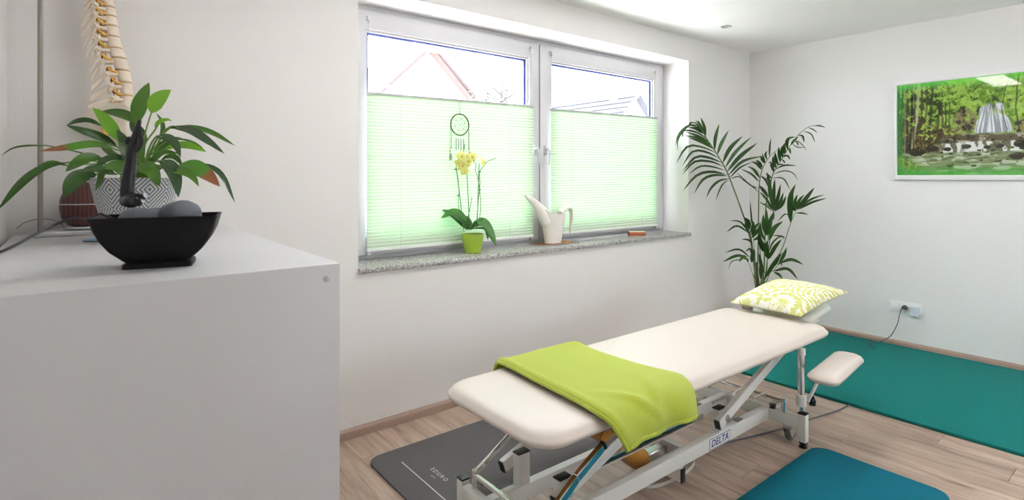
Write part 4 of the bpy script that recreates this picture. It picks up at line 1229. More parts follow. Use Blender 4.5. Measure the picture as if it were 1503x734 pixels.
frond([(1110, 400, 4.95), (1100, 345, 4.93), (1086, 302, 4.90), (1069, 257, 4.86), (1060, 239, 4.83), (1049, 221, 4.80), (1037, 203, 4.76), (1029, 190, 4.70), (1021, 181, 4.64), (1013, 180, 4.58)], [
    ([A(335, 342), A(342, 260), A(370, 155)], 6), ([A(358, 378), A(385, 300), A(440, 198)], 6), ([A(398, 440), A(450, 330), A(540, 242)], 7),
    ([A(414, 472), A(490, 360), A(602, 247)], 7), ([A(428, 497), A(520, 390), A(648, 290)], 7), ([A(438, 525), A(540, 425), A(692, 385)], 5),
    ([A(440, 540), A(520, 470), A(610, 430)], 3), ([A(455, 550), A(500, 535), A(540, 548)], 2),
    ([A(330, 338), A(250, 290), A(145, 252)], 6), ([A(348, 368), A(250, 325), A(140, 320), A(60, 440)], 4.5), ([A(365, 402), A(280, 360), A(180, 355), A(105, 460)], 4.5),
    ([A(385, 437), A(300, 400), A(200, 395), A(103, 500)], 4.5), ([A(395, 467), A(310, 428), A(190, 430), A(105, 525)], 5), ([A(405, 497), A(320, 465), A(230, 463), A(150, 520)], 4.5),
    ([A(415, 522), A(320, 500), A(210, 525), A(108, 638)], 5), ([A(424, 535), A(330, 525), A(250, 560), A(188, 660)], 5), ([A(432, 548), A(370, 565), A(310, 620), A(277, 690)], 4.5),
    ([A(437, 558), A(395, 590), A(365, 650), A(345, 712)], 2.5),
    ([A(275, 248), A(265, 180), A(236, 108)], 5), ([A(268, 240), A(240, 180), A(215, 128)], 5), ([A(250, 222), A(215, 170), A(190, 138)], 4),
    ([A(302, 288), A(220, 245), A(125, 212)], 5), ([A(315, 308), A(230, 262), A(120, 240)], 5), ([A(288, 265), A(210, 218), A(115, 205), A(105, 260)], 3.5),
    ([A(262, 228), A(200, 190), A(150, 182)], 5), ([A(235, 195), A(170, 165), A(110, 195), A(112, 255)], 3), ([A(215, 170), A(150, 165), A(80, 230), A(55, 315)], 3),
    ([A(200, 160), A(140, 180), A(75, 265), A(72, 355)], 3), ([A(190, 152), A(165, 150), A(148, 185)], 4), ([A(238, 200), A(225, 160), A(200, 132)], 4)], 0.0085)
B = C2
frond([(1112, 400, 4.97), (1113, 340, 4.98), (*B(165, 600), 4.98), (*B(178, 480), 4.96), (*B(205, 400), 4.93), (*B(250, 335), 4.90), (*B(300, 290), 4.88)], [
    ([B(163, 520), B(110, 470), B(33, 430)], 6), ([B(170, 495), B(130, 440), B(82, 412)], 6), ([B(185, 440), B(150, 395), B(108, 378)], 5), ([B(190, 420), B(165, 385), B(142, 368)], 5.5),
    ([B(205, 392), B(185, 355), B(172, 335)], 5), ([B(210, 385), B(195, 345), B(188, 315)], 4), ([B(222, 365), B(212, 330), B(225, 300)], 4.5), ([B(238, 345), B(243, 270), B(252, 208)], 3.5),
    ([B(170, 575), B(100, 545), B(5, 455)], 3.5), ([B(165, 600), B(110, 550), B(20, 490)], 2.5), ([B(168, 550), B(210, 600), B(235, 640)], 6), ([B(178, 480), B(215, 510), B(232, 560)], 4),
    ([B(172, 590), B(215, 640), B(262, 725)], 4)], 0.0065)
frond([(1121, 400, 4.93), (*B(215, 720), 4.92), (*B(240, 600), 4.91), (*B(262, 480), 4.90), (*B(295, 415), 4.88), (*B(345, 335), 4.85), (*B(402, 245), 4.82), (*B(470, 165), 4.79), (*B(545, 122), 4.76), (*B(638, 130), 4.72)], [
    ([B(268, 470), B(345, 445), B(410, 460), B(447, 515)], 2.5), ([B(285, 432), B(350, 405), B(440, 408)], 3), ([B(265, 495), B(340, 500), B(392, 585)], 2.5), ([B(340, 342), B(370, 335), B(390, 366)], 3.5),
    ([B(375, 290), B(385, 290), B(395, 325)], 4), ([B(450, 190), B(480, 195), B(492, 242)], 3.5), ([B(485, 165), B(540, 180), B(570, 245)], 2.5), ([B(520, 135), B(560, 150), B(585, 175)], 2),
    ([B(560, 125), B(600, 120), B(645, 135)], 3), ([B(275, 455), B(255, 390), B(235, 390)], 6), ([B(290, 425), B(270, 380), B(268, 335)], 6), ([B(300, 405), B(288, 350), B(282, 308)], 5.5),
    ([B(318, 380), B(312, 320), B(308, 270)], 5.5), ([B(335, 350), B(330, 300), B(330, 265)], 5), ([B(350, 325), B(345, 275), B(352, 243)], 6), ([B(372, 290), B(365, 245), B(380, 212), B(430, 200)], 6),
    ([B(255, 500), B(225, 470), B(230, 455)], 4), ([B(395, 262), B(420, 225), B(450, 200)], 4), ([B(420, 225), B(440, 240), B(448, 268)], 2.5), ([B(300, 405), B(330, 400), B(345, 412)], 4),
    ([B(250, 530), B(232, 500), B(238, 470)], 6), ([B(330, 360), B(345, 375), B(352, 392)], 2.5), ([B(425, 215), B(470, 250), B(510, 300)], 1.8), ([B(405, 245), B(440, 275), B(500, 275)], 1.6)], 0.0065)
frond([(1124, 400, 4.90), (1130, 350, 4.88), (*B(270, 735), 4.86), (*B(285, 690), 4.84)], [
    ([B(272, 725), B(245, 600), B(235, 478)], 6.5), ([B(275, 725), B(272, 610), B(280, 498)], 6), ([B(280, 728), B(305, 630), B(322, 538)], 6), ([B(282, 730), B(320, 665), B(342, 598)], 5.5), ([B(285, 735), B(330, 690), B(362, 622)], 5.5),
    ([B(280, 735), B(220, 650), B(178, 625)], 4), ([B(280, 740), B(230, 690), B(200, 680)], 3), ([B(268, 720), B(255, 640), B(250, 520)], 5), ([B(275, 735), B(262, 790), B(240, 800)], 5)], 0.006)
frond([(1126, 400, 4.88), (*C3(510, 400), 4.86), (*C3(580, 195), 4.82), (*B(430, 735), 4.80), (*B(450, 700), 4.79)], [
    ([C3(578, 195), B(390, 700), B(395, 620), B(430, 538)], 9.5), ([B(425, 728), B(425, 660), B(445, 612)], 5.5), ([B(440, 728), B(455, 660), B(492, 614)], 5.5), ([B(448, 725), B(500, 650), B(566, 563)], 7.5),
    ([B(450, 722), B(540, 650), B(640, 614)], 4), ([B(455, 728), B(550, 670), B(655, 640)], 4.5), ([C3(625, 125), C3(665, 120), C3(718, 132)], 3), ([C3(590, 190), C3(545, 125), C3(475, 190)], 3),
    ([B(420, 735), B(400, 690), B(412, 600)], 6)], 0.006)
D_ = C3
frond([(1107, 395, 4.90), (*D_(280, 330), 4.86), (*D_(262, 280), 4.82), (*D_(245, 225), 4.80), (*D_(225, 160), 4.78)], [
    ([D_(258, 265), D_(190, 190), D_(112, 178)], 5), ([D_(252, 270), D_(165, 220), D_(85, 268)], 4.5), ([D_(290, 350), D_(250, 325), D_(200, 322)], 3.5), ([D_(262, 250), D_(255, 190), D_(222, 150)], 7),
    ([D_(280, 270), D_(290, 210), D_(268, 165)], 6), ([D_(285, 310), D_(330, 250), D_(345, 235)], 7), ([D_(280, 290), D_(320, 210), D_(345, 200)], 5), ([D_(275, 305), D_(240, 235), D_(228, 180)], 5),
    ([D_(300, 330), D_(340, 300), D_(355, 240)], 6)], 0.005)
frond([(1106, 405, 4.86), (*D_(300, 620), 4.84), (*D_(262, 520), 4.80), (*D_(245, 480), 4.78)], [
    ([D_(288, 445), D_(180, 400), D_(70, 425)], 4, ), ([D_(245, 430), D_(160, 450), D_(55, 497)], 5.5), ([D_(245, 435), D_(215, 455), D_(182, 498)], 6), ([D_(210, 470), D_(130, 490), D_(98, 560)], 1.8),
    ([D_(250, 500), D_(240, 475), D_(205, 465)], 5), ([D_(310, 395), D_(270, 395), D_(230, 415)], 4), ([D_(300, 490), D_(290, 440), D_(300, 395)], 8)], 0.0045)
frond([(1128, 405, 4.84), (*D_(450, 560), 4.82), (*D_(490, 505), 4.78)], [
    ([D_(490, 508), D_(585, 478), D_(678, 516)], 6), ([D_(450, 570), D_(555, 550), D_(637, 632)], 6), ([D_(455, 580), D_(490, 595), D_(518, 628)], 5), ([D_(490, 505), D_(525, 450), D_(550, 384)], 6),
    ([D_(480, 520), D_(500, 500), D_(515, 530)], 3)], 0.005)
frond([(1119, 405, 4.86), (*D_(395, 560), 4.82), (*D_(400, 420), 4.80), (*D_(405, 320), 4.79), (*D_(410, 260), 4.78)], [
    ([D_(420, 330), D_(450, 240), D_(522, 180)], 8), ([D_(425, 480), D_(455, 390), D_(512, 318)], 7), ([D_(385, 640), D_(440, 530), D_(520, 418)], 6.5), ([D_(375, 620), D_(350, 520), D_(335, 425)], 7), ([D_(405, 470), D_(390, 410), D_(372, 355)], 9),
    ([D_(360, 330), D_(350, 270), D_(345, 185)], 6), ([D_(375, 290), D_(372, 210), D_(368, 128)], 7), ([D_(405, 290), D_(415, 200), D_(442, 118)], 8), ([D_(380, 390), D_(350, 340), D_(340, 290)], 8), ([D_(420, 480), D_(395, 400), D_(400, 330)], 9),
    ([D_(420, 430), D_(440, 350), D_(500, 300), D_(535, 325)], 3), ([D_(395, 300), D_(395, 200), D_(395, 90)], 6), ([D_(350, 640), D_(345, 560), D_(352, 470)], 5), ([D_(470, 295), D_(520, 300), D_(530, 320)], 3),
    ([D_(340, 420), D_(345, 350), D_(330, 280)], 7), ([D_(430, 560), D_(470, 500), D_(500, 430)], 5)], 0.006)
frond([(1110, 405, 4.92), (*D_(300, 400), 4.90), (*D_(282, 160), 4.88), (*D_(266, 25), 4.86)], [([D_(285, 240), D_(275, 120), D_(266, 22)], 2.6)], 0.004)
frond([(1118, 405, 4.97), (*D_(335, 300), 4.98), (*D_(336, 60), 4.98), (*D_(338, -40), 4.97)], [([D_(340, 30), D_(400, 70), D_(440, 110)], 2.5)], 0.005)
MB().tube([foot + Vector((0.0, 0, -0.01)), at(1113, 425, 4.93), at(1111, 405, 4.93), at(1110, 385, 4.93)], [0.022, 0.018, 0.015, 0.008], 10).build('trunk', 'stem_brown', palm)

# ================================================================== things on the window sill
SZ = 0.926
# orchid
OC = Vector((-3.355, 0.125, SZ))
orc = empty('orchid', OC)
tag(orc, 'yellow flowering orchid in a lime green pot on the sill', 'potted plant')
MB().lathe([(0.046, 0.0003), (0.052, 0.004), (0.062, 0.040), (0.0705, 0.085), (0.0735, 0.124), (0.0725, 0.1275), (0.069, 0.1275), (0.067, 0.110), (0.005, 0.106)], OC, 48).build('pot', 'lime_ceramic', orc)
bk = MB().lathe([(0.066, 0.1065), (0.05, 0.116), (0.02, 0.120), (0.002, 0.121)], OC, 28)
for p in bk.v: p.z += 0.006 * noise.noise(p * 60)
bk.build('bark_substrate', 'bark', orc)
TO = proj(OC)[2]
def O(x, y, dt=0.0): return at(640 + x / 4.08, 200 + y / 4.08, TO + dt)
for pts, wd in (([O(190, 560), O(170, 500, -.03), O(110, 455, -.06), O(30, 490, -.08)], 13), ([O(185, 560), O(150, 520, .03), O(90, 470, .0), O(35, 440, -.03)], 12),
                ([O(205, 555), O(240, 510, -.03), O(290, 515, -.07), O(362, 655, -.12)], 11), ([O(210, 555), O(260, 550, -.04), O(300, 560, -.07), O(312, 622, -.08)], 5), ([O(195, 560), O(200, 520, .02), O(170, 480, .02), O(160, 478, .02)], 8),
                ([O(205, 560), O(235, 530, .02), O(275, 530, .03), O(300, 545, .04)], 9)):
    mid = pts[1]
    up = ((CAM - mid).normalized() * 0.6 + Vector((0, 0, 0.8))).normalized()
    lf = leaf_mesh(pts, wd * TO / 808.3 * 1.15, up, fold=0.25, peak=0.55, seg=12).build('leaf', 'leaf_orchid', orc)
    md = lf.modifiers.new('thick', 'SOLIDIFY'); md.thickness = 0.002
for a, b_ in (((120, 172), (168, 575)), ((185, 215), (202, 560)), ((258, 162), (246, 545))):
    MB().tube([O(*a, .01), O(*b_, .01)], 0.0028, 8).build('support_stick', 'bamboo_stick', orc)
for pts in ([(185, 560, 0), (150, 480, 0), (134, 400, 0), (138, 330, 0), (128, 230, 0), (120, 185, 0), (135, 130, 0), (165, 90, 0), (172, 45, 0)],
            [(195, 560, 0), (255, 500, 0), (268, 420, 0), (262, 330, 0), (248, 240, 0), (235, 200, 0), (240, 175, 0), (220, 140, 0)],
            [(240, 550, 0), (252, 400, 0), (262, 300, 0), (262, 215, 0), (285, 180, 0), (310, 150, 0), (360, 132, 0)],
            [(175, 530, -.02), (195, 470, -.02), (205, 420, -.02), (216, 365, -.02)]):
    MB().tube(curve_pts([O(*p) for p in pts], 5), 0.0024, 7).build('flower_spike', 'orchid_spike', orc)
for x, y in ((116, 198), (131, 355), (262, 212), (262, 320)):
    MB().box(O(x - 5, y + 4, -.006), O(x + 5, y - 4, .006), 0.001).build('spike_clip', 'dark_metal', orc)
def bloom(c, face, r, roll):
    face = Vector(face).normalized()
    x = face.cross(Vector((0, 0, 1))).normalized(); y = x.cross(face)
    mb = MB()
    for k, (ang, ln, wd) in enumerate(((90, 1.0, .62), (18, 1.0, .98), (162, 1.0, .98), (-45, .95, .62), (225, .95, .62))):
        a = math.radians(ang + roll)
        d = x * math.cos(a) - y * math.sin(a) * -1
        s_ = face.cross(d).normalized()
        vs = []
        for j in range(7):
            q = j / 6
            ww = wd * r * 0.5 * math.sin(PI * min(1, (q * 0.86 + 0.10))) ** 0.75
            bow = face * (0.10 * r * math.sin(PI * q) - 0.12 * r * q * q)
            cc = c + d * (q * ln * r) + bow
            vs += [cc - s_ * ww - face * 0.03 * r, cc + face * 0.02 * r, cc + s_ * ww - face * 0.03 * r]
        fs = []
        for j in range(6):
            i = j * 3
            fs += [(i, i + 1, i + 4, i + 3), (i + 1, i + 2, i + 5, i + 4)]
        mb.add(vs, fs)
    ob = mb.build('bloom', 'orchid_yellow', orc)
    MB().ball(c + face * 0.010 - y * 0.004 * -1 + Vector((0, 0, -0.006)), (0.006, 0.006, 0.0055), 10, 6).build('lip', 'orchid_lip', ob)
vw = (CAM - OC).normalized()
for x, y, r, fx, roll in ((155, 122, 9, (0.1, 0, 0.1), 0), (160, 178, 9.5, (0.0, 0, -0.1), 8), (215, 125, 8.5, (0.3, 0, 0), -6), (172, 212, 7, (0.1, 0, -0.25), 5), (190, 150, 8, (0.3, 0.1, 0.1), 12), (138, 160, 7.5, (-.4, 0, 0), 0), (284, 155, 7.5, (1.6, -.9, 0.1), 0)):
    bloom(O(x, y, -0.03), vw + Vector(fx), r * TO / 808.3 * 1.05, roll)

# watering can
WC = Vector((-2.592, 0.150, SZ + 0.0075))
TC = proj(WC)[2]
wcan = empty('watering_can', WC)
tag(wcan, 'cream plastic watering can with long spout on the sill', 'watering can')
def Wp(px, py, dv=0.0): return on_y(px, py, WC.y + dv)
def can_shell(ins):
    bl, br = on_y(801, 358, WC.y).x, on_y(822, 357, WC.y).x
    rl, rr_ = on_y(793.5, 306, WC.y).x, on_y(829, 310, WC.y).x
    zd, zl_, zr_ = on_y(812, 314.5, WC.y).z, on_y(795, 303, WC.y).z, on_y(829, 307, WC.y).z
    cx = (bl + br) / 2
    rings = []
    for j in range(11):
        s_ = j / 10
        rg = []
        for k in range(40):
            th = 2 * PI * k / 40
            cu, cv = math.cos(th), math.sin(th)
            rim = zd + (zl_ - zd) * max(0, -cu) ** 2.2 + (zr_ - zd) * max(0, cu) ** 2.5
            z = WC.z + 0.0004 + ins + (rim - WC.z - ins) * s_
            hw = ((cx - (bl + (rl - bl) * s_ ** 1.1)) if cu < 0 else (br + (rr_ - br) * s_ - cx)) - ins
            dp = 0.046 + 0.018 * s_ - ins
            rg.append(Vector((cx + cu * hw, WC.y + cv * dp, z)))
        rings.append(rg)
    return rings
body = MB().loft(can_shell(0.0) + can_shell(0.0035)[::-1])
body.build('body', 'can_plastic', wcan, ang=1.0)
spt = curve_pts([Wp(803, 324), Wp(796, 312), Wp(789, 303), Wp(781, 295), Wp(775, 290.5), Wp(770.5, 286.5)], 5)
k = len(spt)
rings = []
for i, p in enumerate(spt):
    q = i / (k - 1)
    d = (spt[min(i + 1, k - 1)] - spt[max(i - 1, 0)]).normalized()
    sd_ = d.cross(Vector((0, 1, 0))).normalized()
    ra = 0.050 * (1 - q) ** 1.3 + 0.0095; rb = 0.038 * (1 - q) ** 1.4 + 0.0095
    rings.append([p + sd_ * ra * math.cos(2 * PI * kk / 18) + Vector((0, 1, 0)) * rb * math.sin(2 * PI * kk / 18) for kk in range(18)])
MB().loft(rings).build('spout', 'can_plastic', wcan, ang=1.0)
hnd = curve_pts([Wp(822, 313), Wp(827, 308), Wp(832, 305), Wp(836.5, 305.5), Wp(838.5, 311), Wp(838.8, 322), Wp(838, 333), Wp(837, 342.5)], 5)
k = len(hnd); rings = []
for i, p in enumerate(hnd):
    q = i / (k - 1)
    d = (hnd[min(i + 1, k - 1)] - hnd[max(i - 1, 0)]).normalized()
    sd_ = d.cross(Vector((0, 1, 0))).normalized()
    ra = 0.015 * (1 - q) + 0.0075; rb = 0.026 * (1 - q) ** 0.8 + 0.008
    rings.append([p + sd_ * ra * math.cos(2 * PI * kk / 16) + Vector((0, 1, 0)) * rb * math.sin(2 * PI * kk / 16) for kk in range(16)])
MB().loft(rings).build('handle', 'can_plastic', wcan, ang=1.0)
# tray under it
tr_ = empty('tray', (-2.60, 0.15, SZ))
tag(tr_, 'flat grey rimmed tray with brown print under the watering can', 'tray')
Mt = Matrix.Translation((-2.592, 0.148, SZ)) @ Matrix.Rotation(math.radians(-4), 4, 'Z')
MB().slab(-0.185, 0.185, -0.088, 0.088, 0.012, [(0.004, 0.0004), (0, 0.003), (0, 0.0055), (0.003, 0.0066), (0.008, 0.0052)], 5, M_=Mt).build('plate', 'tray_metal', tr_)
MB().slab(-0.172, 0.172, -0.075, 0.075, 0.006, [(0, 0.0056), (0.001, 0.0072)], 4, M_=Mt).build('printed_top', 'tray_cork', tr_)
# small orange box
Mx = Matrix.Translation((-1.625, 0.145, SZ)) @ Matrix.Rotation(math.radians(-38), 4, 'Z')
bx_ = empty('small_box', (-1.625, 0.145, SZ))
tag(bx_, 'small flat orange box with a cream top at the right end of the sill', 'box')
MB().box((-0.072, -0.036, 0.0003), (0.072, 0.036, 0.029), 0.003, 2, Mx).build('box_body', 'box_orange', bx_)
MB().box((-0.069, -0.033, 0.0292), (0.069, 0.033, 0.0335), 0.0015, 1, Mx).build('box_top', 'box_cream', bx_)

# dream catcher
DCC = on_y(675, 183, 0.214)
dc = empty('dream_catcher', DCC)
tag(dc, 'small willow ring dream catcher hanging from the left blind rail', 'dream catcher')
R_ = 0.072
MB().tube([DCC + Vector((R_ * math.cos(2 * PI * k / 40), 0, R_ * math.sin(2 * PI * k / 40))) for k in range(41)], 0.0044, 8, cap=False).build('ring', 'willow', dc)
top = DCC + Vector((0, 0, R_))
rail_z = 1.952
MB().tube([top, Vector((DCC.x - 0.010, 0.2245, rail_z))], 0.0011, 6).build('hanging_string', 'twine', dc)
MB().tube([top, Vector((DCC.x + 0.012, 0.2245, rail_z))], 0.0011, 6).build('hanging_string', 'twine', dc)
for rr, off_ in ((0.95, 0), (0.66, .5), (0.38, 0)):
    n = 8
    pts = []
    for k in range(2 * n + 1):
        a = 2 * PI * (k / 2 + off_) / n
        r2 = R_ * (rr if k % 2 == 0 else rr * 0.78)
        pts.append(DCC + Vector((r2 * math.cos(a), 0, r2 * math.sin(a))))
    MB().tube(pts, 0.0008, 5, cap=False).build('web_thread', 'pale_thread', dc)
for k in range(7):
    a = 2 * PI * k / 6 + 0.3; r2 = 0 if k == 6 else 0.55 * R_
    MB().ball(DCC + Vector((r2 * math.cos(a), -0.001, r2 * math.sin(a))), 0.0042, 8, 6).build('bead', 'bead', dc)
for sx_, z1, fe in ((-1, 1.60, True), (1, 1.595, True), (-0.88, 1.625, False), (0.92, 1.62, False)):
    p0 = DCC + Vector((sx_ * R_ * 1.02, 0, -0.005 if abs(sx_) == 1 else -0.03))
    p1 = Vector((p0.x + 0.004 * sx_, p0.y, z1))
    MB().tube([p0, p1], 0.0016, 6).build('cord', 'pale_thread', dc)
    MB().ball(p1 + Vector((0, 0, 0.004)), (0.004, 0.004, 0.006), 8, 6).build('bead', 'bead', dc)
    if fe:
        leaf_mesh([p1, p1 + Vector((0.002, -0.002, -0.03)), p1 + Vector((0.0, 0.0, -0.062))], 0.026, (0, -1, 0.1), 0.1, 0.55, 8).build('feather', 'feather', dc)
for k, dx in enumerate((-0.030, -0.010, 0.010, 0.030)):
    x = DCC.x + dx
    MB().tube([(x, DCC.y, DCC.z - math.sqrt(max(0, R_ ** 2 - dx ** 2))), (x, DCC.y, 1.690)], 0.0006, 5).build('chime_thread', 'pale_thread', dc)
    MB().tube([(x, DCC.y, 1.690), (x, DCC.y, 1.612 + 0.006 * (k % 2))], 0.0030, 10).build('chime_tube', 'glass_tube', dc)

# ================================================================== right wall: picture and sockets
YA, YB, ZA, ZB = -1.287, -2.560, 1.408, 2.236
pic = empty('wall_picture', (-0.015, (YA + YB) / 2, ZA))
tag(pic, 'framed glossy picture of a forest waterfall on the right wall', 'picture')
fr = ring_frame(-YA, -YB, ZA, ZB, 0.020, 0.020, 0.037, 0.037, 0, 0.030, 0.003)
fr.v = [Vector((-0.001 - p.y, -p.x, p.z)) for p in fr.v]
fr.build('frame', 'frame_white', pic)
def vnoise(x, y, seed=0):
    rs = np.random.RandomState(seed); G = rs.rand(64, 64)
    xi = np.floor(x).astype(int); yi = np.floor(y).astype(int)
    fx = x - xi; fy = y - yi
    fx = fx * fx * (3 - 2 * fx); fy = fy * fy * (3 - 2 * fy)
    g = lambda a, b_: G[a % 64, b_ % 64]
    return (g(xi, yi) * (1 - fx) + g(xi + 1, yi) * fx) * (1 - fy) + (g(xi, yi + 1) * (1 - fx) + g(xi + 1, yi + 1) * fx) * fy
def fbm(x, y, seed, o=4):
    s_ = 0; a = 0.5
    for k in range(o):
        s_ = s_ + a * vnoise(x * 2 ** k, y * 2 ** k, seed + k); a *= 0.5
    return s_ / (1 - 0.5 ** o)
def scenery():
    nu, nv = 560, 340
    u = np.linspace(0, 1.23, nu + 1); v = np.linspace(0, 0.752, nv + 1)      # metres from the lower left corner
    U, V = np.meshgrid(u, v)
    lin = lambda c: np.array([(x / 255 / 12.92 if x / 255 < 0.04045 else ((x / 255 + 0.055) / 1.055) ** 2.4) for x in c])
    img = np.zeros(U.shape + (3,))
    def mixc(mask, col):
        mask = np.clip(mask, 0, 1)[..., None]
        img[...] = img * (1 - mask) + np.asarray(col) * mask
    sm = lambda a, b_, x: np.clip((x - a) / (b_ - a), 0, 1) ** 2 * (3 - 2 * np.clip((x - a) / (b_ - a), 0, 1))
    n1 = fbm(U * 9, V * 9, 1, 5); n2 = fbm(U * 34, V * 34, 11, 4); n3 = fbm(U * 70, V * 70, 21, 3)
    n4 = fbm(U * 120, V * 120, 71, 2)
    leafn = 0.5 * n2 + 0.3 * n3 + 0.2 * n4
    img[...] = lin((96, 138, 42))
    mixc(sm(0.35, 0.65, n1), lin((134, 170, 62)))
    mixc(sm(0.50, 0.60, leafn) * 0.8, lin((166, 194, 92)))
    mixc(sm(0.47, 0.38, leafn) * 0.85 * sm(0.75, 0.55, V), lin((58, 82, 28)))
    mixc(sm(0.40, 0.33, leafn) * 0.8, lin((34, 46, 18)))
    # brown slope and undergrowth
    slope = sm(0.0, 0.07, 0.50 - 0.42 * U - V + 0.14 * (n1 - 0.5) + 0.05) * sm(0.62, 0.40, U) * sm(0.14, 0.2, V)
    mixc(slope * 0.92, lin((104, 74, 50)))
    mixc(slope * sm(0.46, 0.36, leafn), lin((48, 34, 22)))
    mixc(slope * sm(0.55, 0.63, leafn) * 0.8, lin((140, 128, 78)))
    # dark wood on the left
    left = sm(0.46, 0.22, U + 0.12 * (n1 - 0.5)) * sm(0.10, 0.2, V)
    mixc(left * sm(0.55, 0.42, leafn) * 0.85, lin((40, 48, 24)))
    # cliff beside the fall
    cl_ = np.exp(-((U - 0.45) / 0.085) ** 2 - ((V - 0.42) / 0.11) ** 2) + np.exp(-((U - 0.80) / 0.07) ** 2 - ((V - 0.36) / 0.07) ** 2)
    mixc(sm(0.25, 0.7, cl_), lin((128, 120, 78)))
    mixc(sm(0.2, 0.6, cl_) * sm(0.47, 0.39, leafn), lin((50, 44, 30)))
    mixc(sm(0.2, 0.6, cl_) * sm(0.54, 0.60, leafn) * 0.7, lin((140, 165, 74)))
    # trunks
    for x0, x1, wd, c_ in ((0.005, 0.012, .009, (30, 60, 30)), (0.035, 0.028, .007, (46, 56, 30)), (0.075, 0.06, .011, (44, 44, 28)), (0.105, 0.085, .010, (40, 38, 26)), (0.155, 0.095, .0095, (172, 172, 136)), (0.128, 0.115, .006, (50, 44, 30)), (0.175, 0.165, .007, (58, 50, 34)),
                           (0.243, 0.205, .010, (56, 48, 36)), (0.285, 0.275, .006, (66, 54, 38)), (0.305, 0.30, .0055, (74, 60, 40)), (0.335, 0.325, .005, (78, 62, 44)), (0.36, 0.345, .005, (80, 64, 44)), (0.205, 0.19, .006, (66, 58, 40)), (0.06, 0.05, .004, (120, 128, 90))):
        xc = x0 + (x1 - x0) * (1 - V / 0.75) + 0.014 * (vnoise(V * 9, V * 0 + x0 * 50, 5) - 0.5)
        topv = 0.76 if x0 < 0.26 else 0.58
        mixc(np.exp(-((U - xc) / wd) ** 4) * (V > 0.17) * (V < topv) * (0.55 + 0.7 * n3), lin(c_))
    mixc(sm(0.57, 0.62, leafn) * sm(0.45, 0.56, n1) * (U < 0.5) * (V > 0.26), lin((150, 184, 74)))
    # waterfall
    cxf, hw = 0.612 + 0.006 * sm(0.52, 0.32, V), 0.068 + 0.050 * sm(0.54, 0.31, V)
    fall = sm(1.0, 0.86, (np.abs(U - cxf) + 0.02 * (n2 - .5)) / hw) * sm(0.310, 0.330, V + 0.02 * (n2 - .5)) * sm(0.545, 0.520, V + 0.05 * (n2 - .5))
    stv = fbm((U - cxf) / hw * 14, V * 6, 31, 4)
    img_f = lin((150, 154, 158))[None, None] * np.ones_like(img)
    img_f = img_f + (lin((232, 234, 242)) - img_f) * sm(0.40, 0.60, stv)[..., None]
    img_f = img_f + (lin((92, 90, 78)) - img_f) * (sm(0.50, 0.64, fbm((U - cxf) / hw * 5 + 3, V * 5, 41, 4)) * sm(0.38, 0.43, V) * sm(0.05, 0.035, np.abs(U - 0.60)))[..., None]
    img[...] = img * (1 - fall[..., None]) + img_f * fall[..., None]
    mixc(np.exp(-((U - 0.66) / 0.05) ** 2 - ((V - 0.47) / 0.035) ** 2) * sm(0.46, 0.56, leafn), lin((150, 180, 70)))
    # ledges, cascades and the pool
    base = sm(0.325, 0.30, V + 0.03 * (n1 - .5)) * sm(0.26, 0.34, U + 0.5 * (0.28 - V) + 0.04 * (n2 - .5))
    mixc(base, lin((92, 82, 58)))
    mixc(base * sm(0.48, 0.58, fbm(U * 18, V * 50, 81, 4)), lin((168, 160, 134)))
    mixc(base * sm(0.45, 0.36, leafn), lin((44, 38, 26)))
    casc = sm(0.262, 0.248, V + 0.03 * (n1 - .5)) * sm(0.165, 0.185, V + 0.02 * (n2 - .5)) * sm(0.28, 0.33, U)
    mixc(casc * 0.9, lin((104, 104, 80)))
    mixc(casc * sm(0.42, 0.56, fbm(U * 44, V * 16, 51, 4)), lin((226, 228, 220)))
    pool = sm(0.185, 0.170, V + 0.015 * (n1 - .5)) * sm(0.14, 0.30, U + (V * 0.8))
    mixc(pool, lin((128, 140, 98)))
    mixc(pool * sm(0.46, 0.60, fbm(U * 12, V * 60, 61, 4)), lin((186, 196, 166)))
    mixc(pool * sm(0.46, 0.38, fbm(U * 14, V * 50, 91, 4)) * 0.7, lin((86, 98, 58)))
    def rock(rx, ry, sz, c_, asp=0.62):
        dd = ((U - rx) / sz) ** 2 + ((V - ry) / (sz * asp)) ** 2
        dd = dd * (0.7 + 0.8 * n2)
        mixc(sm(1.15, 0.85, dd), lin(c_))
        mixc(sm(1.0, 0.6, dd) * sm(-0.1, 0.5, (V - ry) / (sz * asp)) * sm(0.48, 0.6, n3), lin([min(255, q * 1.7) for q in c_]))
    rs = np.random.RandomState(3)
    for k in range(46):
        ry = rs.uniform(0.06, 0.26)
        rock(rs.uniform(0.28, 1.2), ry, rs.uniform(0.006, 0.020), (50, 50, 34) if k % 3 else (70, 84, 36), 0.5)
    for rx, ry, sz in ((0.338, 0.205, .028), (0.46, 0.222, .030), (0.583, 0.212, .022), (0.655, 0.218, .026), (0.752, 0.14, .045), (0.78, 0.23, .05), (0.90, 0.20, .06), (0.24, 0.215, .045), (0.14, 0.19, .06), (1.02, 0.15, .06), (1.12, 0.22, .07)):
        rock(rx, ry, sz, (46, 42, 30))
    mixc(sm(0.22, 0.05, U * 0.6 + V) * 0.6, lin((36, 56, 24)))
    # thin branches on the right
    for x0, dx, wd in ((0.760, 0.012, .005), (0.80, -0.03, .004), (0.700, 0.03, .003), (0.88, 0.01, .007), (1.0, 0.02, .006)):
        xc = x0 + dx * np.sin(V * 9) + 0.012 * (vnoise(V * 14, V * 0 + x0 * 9, 8) - 0.5)
        mixc(np.exp(-((U - xc) / wd) ** 4) * (V > 0.33) * (0.6 + 0.5 * n3), lin((46, 42, 26)))
    # the edges glow green in the print
    mixc(sm(0.10, 0.0, V) * 0.70, lin((70, 176, 66)))
    mixc(sm(0.68, 0.752, V) * 0.60, lin((96, 220, 70)))
